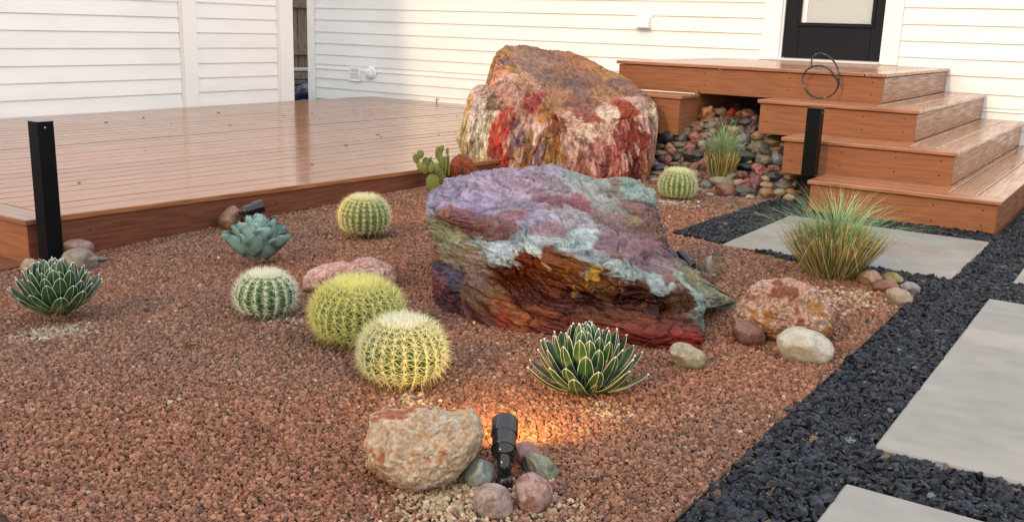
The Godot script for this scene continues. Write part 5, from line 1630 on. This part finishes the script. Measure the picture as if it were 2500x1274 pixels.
	# ------------------------------------------------ the dry creek
	var creek := [
		[Vector3(-3.127, 0.441, -7.729), 0.384, -0.071, 0.078, 0.04, 0.053, 0.175, "7c7258 6a6048", "olive tan river stone highest under the landing, at left"],
		[Vector3(-2.895, 0.432, -6.948), 0.395, -0.08, 0.063, 0.063, 0.057, 0.436, "b87a48 a06038 c89868 r", "knobbly orange stone beside the end of the short left step"],
		[Vector3(-2.857, 0.442, -7.125), 0.381, -0.077, 0.058, 0.041, 0.044, 0.087, "98856a 8a7558 b8a488", "oval tan stone with a pale rim, right of the knobbly orange one"],
		[Vector3(-2.886, 0.444, -7.522), 0.366, -0.073, 0.067, 0.043, 0.049, -0.349, "94603c 80503a", "orange brown stone high under the landing"],
		[Vector3(-2.757, 0.442, -7.11), 0.37, -0.078, 0.042, 0.04, 0.037, -0.175, "a8402c 963626", "bright red stone high under the landing"],
		[Vector3(-2.603, 0.442, -7.039), 0.354, -0.079, 0.062, 0.049, 0.05, -0.262, "84524a 744238", "large reddish brown stone at the top right of the creek"],
		[Vector3(-2.672, 0.438, -7.084), 0.361, -0.079, 0.042, 0.036, 0.035, 0, "a06c5c 8a5448", "pinkish ringed stone between the bright red and the reddish brown one"],
		[Vector3(-2.543, 0.426, -7.022), 0.347, -0.081, 0.03, 0.03, 0.027, 0, "7a6a5c 6a5a4e", "grey brown stone against the third step's left end"],
		[Vector3(-2.861, 0.388, -6.902), 0.393, -0.086, 0.047, 0.022, 0.031, 0.14, "ac7a54 9a6a48", "flat orange tan stone under the knobbly orange one"],
		[Vector3(-2.799, 0.399, -6.93), 0.384, -0.085, 0.034, 0.023, 0.026, 0, "9a684c 86583e", "small brown orange stone above the grass tuft's left side"],
		[Vector3(-2.66, 0.4, -6.899), 0.368, -0.086, 0.056, 0.042, 0.044, -0.175, "5c5448 4c463e r", "dark angular stone right behind the grass tips"],
		[Vector3(-2.57, 0.401, -6.916), 0.356, -0.086, 0.054, 0.034, 0.04, 0.14, "54504c 484440", "dark grey stone below the reddish brown one"],
		[Vector3(-2.494, 0.391, -6.886), 0.348, -0.088, 0.026, 0.033, 0.027, 0.349, "6a3c3c 5a3232", "maroon stone beside the third step's left end"],
		[Vector3(-2.937, 0.358, -6.818), 0.407, -0.091, 0.049, 0.023, 0.033, 0.349, "8c8460 7a7252", "long olive stone under the short left step's corner"],
		[Vector3(-2.867, 0.359, -6.8), 0.399, -0.091, 0.027, 0.036, 0.028, -0.175, "9c8e6e 8a7c5e", "upright tan olive stone right of the long olive one"],
		[Vector3(-2.801, 0.365, -6.828), 0.389, -0.09, 0.057, 0.032, 0.04, 0.175, "8a8270 7a7260", "ridged grey tan stone left of the grass tips"],
		[Vector3(-2.88, 0.332, -6.742), 0.404, -0.096, 0.042, 0.038, 0.036, 0, "94544a 844840 r", "brick red stone below the long olive one"],
		[Vector3(-3.145, 0.318, -6.716), 0.438, -0.096, 0.036, 0.031, 0.03, 0, "50544e 42464a", "dark grey stone beside the tall boulder's upper right edge"],
		[Vector3(-3.027, 0.288, -6.622), 0.429, -0.102, 0.071, 0.066, 0.062, 0.663, "3a3a3e 46464a", "largest charcoal egg shaped stone, right of the tall boulder"],
		[Vector3(-2.929, 0.312, -6.686), 0.413, -0.099, 0.038, 0.048, 0.039, -0.524, "6c5e48 7c6c52", "tilted olive brown stone above the grey brown one"],
		[Vector3(-2.943, 0.275, -6.629), 0.418, -0.104, 0.045, 0.042, 0.039, 0.524, "56504e 625a56", "grey brown stone touching the charcoal egg"],
		[Vector3(-2.801, 0.327, -6.756), 0.393, -0.096, 0.034, 0.021, 0.025, 0, "3e4042 484a4c", "small dark grey stone left of the grass, upper part"],
		[Vector3(-2.758, 0.328, -6.754), 0.388, -0.097, 0.027, 0.023, 0.022, 0, "a89878 968666", "small tan stone against the grass, upper left"],
		[Vector3(-2.852, 0.29, -6.668), 0.404, -0.102, 0.048, 0.034, 0.037, -0.175, "a87868 94665a r", "pinkish stone left of the terracotta one"],
		[Vector3(-2.777, 0.296, -6.681), 0.394, -0.102, 0.048, 0.034, 0.037, 0.175, "a46a50 925a44", "terracotta stone left of the grass"],
		[Vector3(-2.607, 0.351, -6.794), 0.366, -0.094, 0.039, 0.032, 0.032, -0.14, "b8a888 a69676", "cream stone right of the grass tips"],
		[Vector3(-2.532, 0.342, -6.777), 0.358, -0.095, 0.034, 0.03, 0.029, 0, "46443e 3c3a36", "dark stone right of the cream one behind the grass"],
		[Vector3(-2.483, 0.364, -6.804), 0.35, -0.092, 0.041, 0.044, 0.038, -0.436, "663c3c 58342f r", "angular maroon stone beside the second step's left end"],
		[Vector3(-2.816, 0.258, -6.616), 0.402, -0.108, 0.037, 0.026, 0.028, 0, "9a5448 86483e r", "brick stone in the middle left of the creek"],
		[Vector3(-2.765, 0.252, -6.604), 0.397, -0.109, 0.035, 0.03, 0.029, 0, "a8a494 94907e", "pale grey stone touching the grass's left side"],
		[Vector3(-2.87, 0.242, -6.59), 0.411, -0.11, 0.03, 0.023, 0.024, 0, "7a4a42 6c403a", "red brown chip left of the middle"],
		[Vector3(-2.93, 0.229, -6.561), 0.42, -0.112, 0.049, 0.028, 0.034, -0.14, "7c5a58 8c6866 r", "mauve flat stone below the charcoal egg"],
		[Vector3(-2.993, 0.215, -6.519), 0.43, -0.114, 0.021, 0.036, 0.026, -0.436, "c08e62 ac7a50", "small upright orange stone below the charcoal egg"],
		[Vector3(-2.941, 0.192, -6.487), 0.426, -0.118, 0.048, 0.034, 0.037, -0.524, "9c7456 866048", "tan brown stone right of the small upright orange one"],
		[Vector3(-3.045, 0.209, -6.521), 0.437, -0.114, 0.041, 0.027, 0.031, 0, "6c4a3e 5c3e36", "dark brown stone beside the tall boulder's edge"],
		[Vector3(-2.875, 0.192, -6.492), 0.417, -0.118, 0.037, 0.03, 0.03, 0, "6e6054 5e5248", "grey brown stone in the left middle row"],
		[Vector3(-2.836, 0.22, -6.545), 0.409, -0.114, 0.041, 0.03, 0.032, -0.175, "b06c60 9c5c52 r", "pinkish red broken stone left of the grass"],
		[Vector3(-3.007, 0.17, -6.45), 0.436, -0.121, 0.067, 0.028, 0.043, -0.175, "90805c 7e6e4e", "flat olive tan stone beside the tall boulder"],
		[Vector3(-2.964, 0.141, -6.388), 0.434, -0.126, 0.037, 0.03, 0.03, 0, "5a4654 664e56", "purple stone beside the tall boulder, lower half"],
		[Vector3(-2.92, 0.138, -6.374), 0.43, -0.127, 0.033, 0.04, 0.033, 0, "88504e 784440", "mauve red stone right of the purple one"],
		[Vector3(-2.865, 0.159, -6.432), 0.419, -0.124, 0.048, 0.031, 0.035, 0, "4c4e42 40423a", "dark olive stone in the left lower row"],
		[Vector3(-2.77, 0.179, -6.461), 0.405, -0.121, 0.072, 0.043, 0.052, -0.175, "584a44 4a403c r", "large dark angular stone left of the grass base"],
		[Vector3(-2.979, 0.108, -6.343), 0.439, -0.132, 0.048, 0.015, 0.028, 0, "a07668 8c665a", "dusty pink slab above the blue black oval stone"],
		[Vector3(-2.937, 0.092, -6.292), 0.437, -0.135, 0.062, 0.027, 0.04, 0.087, "2e3642 38404c", "flat blue black oval stone behind the right barrel cactus"],
		[Vector3(-2.86, 0.118, -6.365), 0.422, -0.131, 0.04, 0.019, 0.027, 0, "92785e 7e6850", "flat tan stone above the right barrel cactus"],
		[Vector3(-2.768, 0.118, -6.361), 0.41, -0.131, 0.044, 0.026, 0.031, 0, "7c6e60 6c6054", "grey tan stone behind the right barrel cactus"],
		[Vector3(-2.492, 0.296, -6.666), 0.358, -0.103, 0.055, 0.047, 0.046, 0.524, "7c706c 8a7a74", "grey mauve stone right of the green grass blades"],
		[Vector3(-2.409, 0.323, -6.74), 0.343, -0.099, 0.053, 0.03, 0.037, -0.087, "b09860 9a8450", "golden tan stone under the second step's corner"],
		[Vector3(-2.271, 0.305, -6.687), 0.327, -0.103, 0.071, 0.047, 0.053, -0.087, "8a7648 7a683e", "large olive gold oval stone against the second step"],
		[Vector3(-2.442, 0.295, -6.663), 0.351, -0.104, 0.015, 0.044, 0.026, 0.262, "444a4c 3c4042", "thin dark slate between the grey mauve and grey brown stones"],
		[Vector3(-2.355, 0.268, -6.624), 0.342, -0.109, 0.071, 0.043, 0.051, 0.087, "6c6254 7a6e5e", "wide grey brown stone below the golden tan one"],
		[Vector3(-2.473, 0.247, -6.594), 0.359, -0.111, 0.044, 0.033, 0.034, -0.436, "84827c 747068", "grey stone right of the grass, middle height"],
		[Vector3(-2.353, 0.24, -6.588), 0.343, -0.113, 0.04, 0.025, 0.029, 0, "8a643e 7a5836", "brown stone below the wide grey brown one"],
		[Vector3(-2.285, 0.24, -6.584), 0.334, -0.114, 0.043, 0.032, 0.034, 0, "50463c 443c34", "dark brown stone left of the long woody one"],
		[Vector3(-2.219, 0.251, -6.609), 0.324, -0.112, 0.06, 0.029, 0.04, 0.611, "8a7052 786048 5a4a3a r", "long woody brown stone slanting beside the second step"],
		[Vector3(-2.263, 0.195, -6.496), 0.335, -0.122, 0.06, 0.039, 0.044, -0.087, "8a8066 787058", "tan grey egg stone right of the grass blades"],
		[Vector3(-2.173, 0.209, -6.506), 0.322, -0.12, 0.039, 0.05, 0.04, 0.436, "7a7e86 8a8e94 5c6068", "blue grey speckled stone against the second step's end"],
		[Vector3(-2.405, 0.199, -6.497), 0.355, -0.12, 0.092, 0.046, 0.062, 0.087, "424640 4c504a", "large dark grey green stone right of the grass base"],
		[Vector3(-2.36, 0.148, -6.424), 0.352, -0.129, 0.084, 0.029, 0.051, 0, "24282a 2e3234", "nearly black flat stone right of the grass base"],
		[Vector3(-2.243, 0.14, -6.386), 0.338, -0.131, 0.057, 0.043, 0.045, -0.175, "a8645c 945650 b8807a r", "pinkish red veined stone in the right middle"],
		[Vector3(-2.178, 0.149, -6.429), 0.327, -0.13, 0.032, 0.021, 0.024, 0, "94443a 84382f r", "small red stone right of the veined one"],
		[Vector3(-2.133, 0.148, -6.424), 0.321, -0.13, 0.028, 0.021, 0.022, 0, "84503c 744432", "red brown stone under the second step's end"],
		[Vector3(-2.129, 0.111, -6.343), 0.324, -0.137, 0.072, 0.032, 0.047, 0, "2a3438 343e42", "black slate oval stone under the second step"],
		[Vector3(-2.433, 0.122, -6.368), 0.365, -0.133, 0.035, 0.026, 0.028, 0, "a09682 8c826e", "grey cream stone at the grass's right foot"],
		[Vector3(-2.401, 0.085, -6.281), 0.365, -0.14, 0.045, 0.033, 0.035, 0.436, "988c74 7e7460 4c463a r", "dark veined cream stone at the grass's right foot"],
		[Vector3(-2.342, 0.098, -6.306), 0.356, -0.138, 0.052, 0.035, 0.039, 0, "6c423e 7a4c46 r", "brown maroon stone in the lower middle"],
		[Vector3(-2.282, 0.075, -6.269), 0.349, -0.143, 0.031, 0.024, 0.025, 0, "b06e58 9c5e4a", "salmon stone in the lower middle"],
		[Vector3(-2.325, 0.061, -6.22), 0.358, -0.146, 0.045, 0.029, 0.033, 0, "b48e7c a07c6c", "pink tan stone behind the large brown red one"],
		[Vector3(-2.271, 0.045, -6.199), 0.351, -0.149, 0.031, 0.018, 0.022, 0, "a85a4c 964e42", "flat salmon red stone above the craggy black one"],
		[Vector3(-2.214, 0.08, -6.245), 0.341, -0.143, 0.044, 0.044, 0.04, 0, "8e5044 7e443a", "red brown stone left of the two cream stones"],
		[Vector3(-2.187, 0.051, -6.154), 0.341, -0.149, 0.034, 0.044, 0.035, 0, "5c3438 6a3c3e", "dark maroon stone left of the two cream stones"],
		[Vector3(-2.175, 0.092, -6.305), 0.332, -0.14, 0.038, 0.028, 0.029, 0.262, "c0a888 ac9474", "upper of two stacked cream tan stones"],
		[Vector3(-2.143, 0.064, -6.241), 0.331, -0.146, 0.048, 0.025, 0.033, 0, "b89c78 a48a68", "lower of two stacked cream tan stones"],
		[Vector3(-2.427, 0.057, -6.177), 0.374, -0.146, 0.082, 0.045, 0.057, -0.175, "a89c7c 968a6a", "large flat cream olive stone in front of the grass base"],
		[Vector3(-2.307, 0.04, -5.953), 0.37, -0.155, 0.079, 0.053, 0.059, -0.349, "8a5a4a 784c3e 9a6c58", "largest brown red stone at the gravel's edge"],
		[Vector3(-2.22, 0.031, -6.069), 0.351, -0.154, 0.08, 0.038, 0.053, -0.087, "4a4842 5a564e 2e2c2a r", "craggy black grey stone at the gravel's edge"],
		[Vector3(-2.511, 0.036, -6.113), 0.39, -0.15, 0.045, 0.036, 0.036, 0, "6c6862 7a746c", "grey stone right of the right barrel cactus"],
		[Vector3(-2.506, 0.019, -5.963), 0.398, -0.156, 0.031, 0.024, 0.025, 0, "a88478 967468", "pink stone touching the right barrel cactus"],
		[Vector3(-2.379, 0.013, -5.894), 0.384, -0.159, 0.035, 0.017, 0.023, -0.262, "b8a48c a69278", "small pale stone lying alone in the red gravel"],
		[Vector3(-2.655, 0.074, -6.235), 0.403, -0.141, 0.057, 0.043, 0.045, 0, "a88876 967866", "pinkish tan stone behind the right barrel cactus at right"],
		[Vector3(-2.606, 0.048, -6.188), 0.399, -0.146, 0.039, 0.025, 0.029, 0, "86706e 765f5e", "mauve grey stone beside the right barrel cactus"],
		[Vector3(-2.082, 0.035, -6.077), 0.33, -0.154, 0.054, 0.041, 0.043, -0.175, "a87c54 946a46", "orange brown stone above the black gravel's tip"],
		[Vector3(-2.019, 0.042, -6.151), 0.317, -0.152, 0.041, 0.031, 0.033, 0, "b0a280 9c8e6e", "cream stone right of the orange brown one"],
		[Vector3(-1.933, 0.026, -6.083), 0.308, -0.157, 0.037, 0.028, 0.029, 0.175, "b4a074 a08c62", "ochre cream stone lowest in the creek"],
		[Vector3(-2.017, 0.071, -6.231), 0.313, -0.146, 0.063, 0.04, 0.046, 0, "6a6a5e 5c5c52", "large grey olive stone at the creek's lower right"],
		[Vector3(-1.964, 0.049, -6.195), 0.307, -0.151, 0.037, 0.025, 0.028, 0, "a87850 946842", "orange tan stone right of the cream one"],
		[Vector3(-2.017, 0.114, -6.354), 0.307, -0.137, 0.051, 0.026, 0.034, 0, "8a6c3c 785c32", "golden tan stone in shade under the first step's end"],
		[Vector3(-1.96, 0.084, -6.253), 0.304, -0.144, 0.02, 0.044, 0.029, -0.524, "6c5c3e 5c4e34", "dark tan upright stone beside the first step's end"],
		[Vector3(-1.914, 0.048, -6.2), 0.299, -0.151, 0.03, 0.02, 0.023, 0, "6e543e 5e4634", "brown stone touching the first step's end"],
		[Vector3(-2.907, 0.039, -6.156), 0.441, -0.145, 0.04, 0.018, 0.026, 0, "6c6864 5e5a56", "grey stone between tall boulder and right barrel cactus"],
		[Vector3(-2.935, 0.06, -6.229), 0.44, -0.141, 0.047, 0.015, 0.028, 0, "9a6c56 885c48", "flat reddish tan stone left of the right barrel cactus"],
		[Vector3(-2.881, 0.029, -6.108), 0.441, -0.148, 0.046, 0.02, 0.03, 0, "a08a72 8e7862", "tan stone at the tall boulder's right foot"],
	]
	for i in creek.size(): river_stone(creek[i], "river_stone", "stone", "river stones of the dry creek under the landing", i + 40, 3)
	var places := []
	var tints := PackedColorArray()
	rng.seed = 5
	for k in 900:
		var x := rng.randf_range(-3.5, -1.75)
		var z := rng.randf_range(-8.6, -5.85)
		if in_chips(x, z) or (z > -6.25 and x < -2.55) or (z > -6.12 and x > -1.95): continue
		var s := rng.randf_range(0.02, 0.042)
		places.append(Transform3D(spin(Vector3(s * 1.3, s * 0.8, s)), Vector3(x, ground_y(x, z) - 0.012, z)))
		var c: Color = [hexlin("6e5f58"), hexlin("7a5a50"), hexlin("5a5a5c"), hexlin("8a7a66"), hexlin("6a4a46")][rng.randi() % 5]
		tints.append(c)
	scatter("creek_cobbles", pebble(2, 6, 0.3), M.gravel, places, tints, "small cobbles filling the gaps of the dry creek bed", "cobbles")

	# ------------------------------------------------ plants
	barrel("golden barrel cactus beside the deck, the farthest left of the small ones", Vector3(-3.217, 0, -3.529), 0.126, 0.2, 22, 9, 9, 0.036, "e6dfae", "efe8b8", "41662e", 101)
	barrel("small dark green barrel cactus with white spines left of the pink rock", Vector3(-2.577, 0, -2.308), 0.108, 0.155, 17, 8, 10, 0.036, "e6e8d0", "f0ecd0", "2f5a2c", 102)
	barrel("largest golden barrel cactus, yellow crowned, behind another barrel", Vector3(-2.116, 0, -2.285), 0.152, 0.205, 28, 11, 9, 0.046, "dfd988", "f0e886", "3f6428", 103)
	barrel("front golden barrel cactus with pale dense spines, nearest the viewer", Vector3(-1.761, 0, -2.092), 0.128, 0.19, 23, 10, 9, 0.042, "e6e2b2", "f6f4d8", "355c2a", 104)
	barrel("golden barrel cactus beside the river stones, right of the tall boulder", Vector3(-2.498, 0, -5.624), 0.118, 0.195, 21, 10, 10, 0.034, "e2e0b0", "eee9b4", "4a7030", 105)
	bunny_cactus()
	agave("royal_agave", "dark green agave with white edged leaves beside the left bollard", Vector3(-3.156, 0, -1.87), 92, 0.15, 0.056, 0.016, 0.05, 1.42, 0, 201)
	agave("royal_agave", "dark green agave with white edged leaves in front of the layered boulder", Vector3(-1.296, 0, -2.37), 88, 0.16, 0.049, 0.015, 0.05, 1.42, 0, 202, 0.7)
	agave("blue_agave", "pale blue green broad leaved agave near the deck spotlight", Vector3(-3.213, 0, -2.848), 21, 0.165, 0.125, 0.015, 0.12, 1.12, 1, 203, 0.4)
	grass_clump("grass_tuft", "large grass tuft with straw base by the concrete paver nearest the steps", Vector3(-1.138, 0, -4.282), 0.1, 0.24, 0.25, 0.42, 0.6, 560, 520, 301)
	grass_clump("grass_tuft", "smaller grass tuft growing among the river stones", Vector3(-2.497, 0.086, -6.325), 0.085, 0.125, 0.19, 0.4, 0.36, 480, 380, 302)

	# ------------------------------------------------ lamps, posts, hose
	spotlight("front garden spotlight, lit, glossy black, beside the pale rock", Vector3(-1.146, 0, -1.729), Vector3(-1.154, 0.068, -1.733), Vector3(-0.493, 0.396, -0.755), 0.032, 0.112, 0.42, 80.0)
	spotlight("lit garden spotlight against the deck behind the blue agave", Vector3(-3.887, 0, -3.324), Vector3(-3.521, 0.15, -3.026), Vector3(0.502, 0.296, -0.85), 0.031, 0.1, 0.12, 55.0)
	spotlight("half hidden lit spotlight at the right end of the layered boulder", Vector3(-1.651, 0, -3.993), Vector3(-1.623, 0.034, -3.879), Vector3(-0.789, 0.429, -0.342), 0.031, 0.1, 0.35, 66.0)
	bollard("tall square black bollard at the near corner of the deck", Vector3(-4, -0.09, -2.36), 0.075, 0.665)
	bollard("square black bollard standing at the left end of the steps", Vector3(-1.795, 0.2, -6.0), 0.082, 0.405)
	# bits of dry leaf blown on to the deck and the gravel
	places = []
	tints = PackedColorArray()
	rng.seed = 91
	for k in 46:
		var on_deck := k % 2 == 0
		var x := rng.randf_range(-7.6, -4.3) if on_deck else rng.randf_range(-3.6, -0.9)
		var z := rng.randf_range(-8.6, -2.6) if on_deck else rng.randf_range(-5.4, -1.4)
		if not on_deck and in_chips(x, z): continue
		var s := rng.randf_range(0.008, 0.02)
		places.append(Transform3D(Basis(Vector3.UP, rng.randf() * TAU) * Basis.from_scale(Vector3(s, s * 0.16, s * 0.4)), Vector3(x, 0.147 if on_deck else ground_y(x, z) + 0.011, z)))
		tints.append([hexlin("5a3c22"), hexlin("3e2a1c"), hexlin("7a5630"), hexlin("8a6a44")][k % 4])
	scatter("leaf_litter", pebble(1, 3, 0.3), M.gravel, places, tints, "scattered bits of dry brown leaf on deck and gravel", "leaf litter")
	var loop := PackedVector3Array()
	var pz := [
Vector3(-1.916, 0.762, -6.83), Vector3(-1.906, 0.722, -6.83), Vector3(-1.925, 0.668, -6.83), Vector3(-1.957, 0.634, -6.81), Vector3(-2.006, 0.62, -6.8), Vector3(-2.057, 0.625, -6.8), Vector3(-2.115, 0.66, -6.81), Vector3(-2.149, 0.713, -6.82), Vector3(-2.157, 0.755, -6.83), Vector3(-2.136, 0.8, -6.83), Vector3(-2.096, 0.827, -6.83), Vector3(-2.049, 0.835, -6.83), Vector3(-2.003, 0.826, -6.83), Vector3(-1.961, 0.798, -6.83), Vector3(-1.93, 0.761, -6.83), Vector3(-1.909, 0.727, -6.82), Vector3(-1.909, 0.746, -6.84), Vector3(-1.92, 0.794, -6.85), Vector3(-1.941, 0.837, -6.86), Vector3(-1.976, 0.876, -6.87), Vector3(-2.021, 0.904, -6.88), Vector3(-2.061, 0.916, -6.88), Vector3(-2.094, 0.909, -6.88), Vector3(-2.114, 0.887, -6.87), Vector3(-2.117, 0.856, -6.86), Vector3(-2.108, 0.826, -6.85)
	]
	for i in pz.size() - 1:
		for s in 4: loop.append((pz[i] as Vector3).cubic_interpolate(pz[i + 1], pz[maxi(i - 1, 0)], pz[mini(i + 2, pz.size() - 1)], s / 4.0))
	tag(shape("hose_loop", tube_mesh(loop, 0.006, 8), M.black, self), "thin black hose coiled in two loops leaning on the landing's riser", "hose")
	var twig := base("dry_twig", Vector3(-7.08, 0.144, -9), "dry twig standing at the deck's edge against the white wall", "twig")
	shape("stem", tube_mesh(PackedVector3Array([Vector3(0, 0, 0), Vector3(0.008, 0.03, 0), Vector3(0.0, 0.055, 0.005)]), 0.006, 6), plain(Color(0.22, 0.12, 0.06), 0.8), twig)
	shape("branch", tube_mesh(PackedVector3Array([Vector3(0.006, 0.02, 0), Vector3(0.03, 0.038, 0), Vector3(0.034, 0.05, 0)]), 0.004, 6), plain(Color(0.22, 0.12, 0.06), 0.8), twig)
	shape("branch", tube_mesh(PackedVector3Array([Vector3(0.006, 0.02, 0), Vector3(-0.02, 0.034, 0)]), 0.004, 6), plain(Color(0.22, 0.12, 0.06), 0.8), twig)
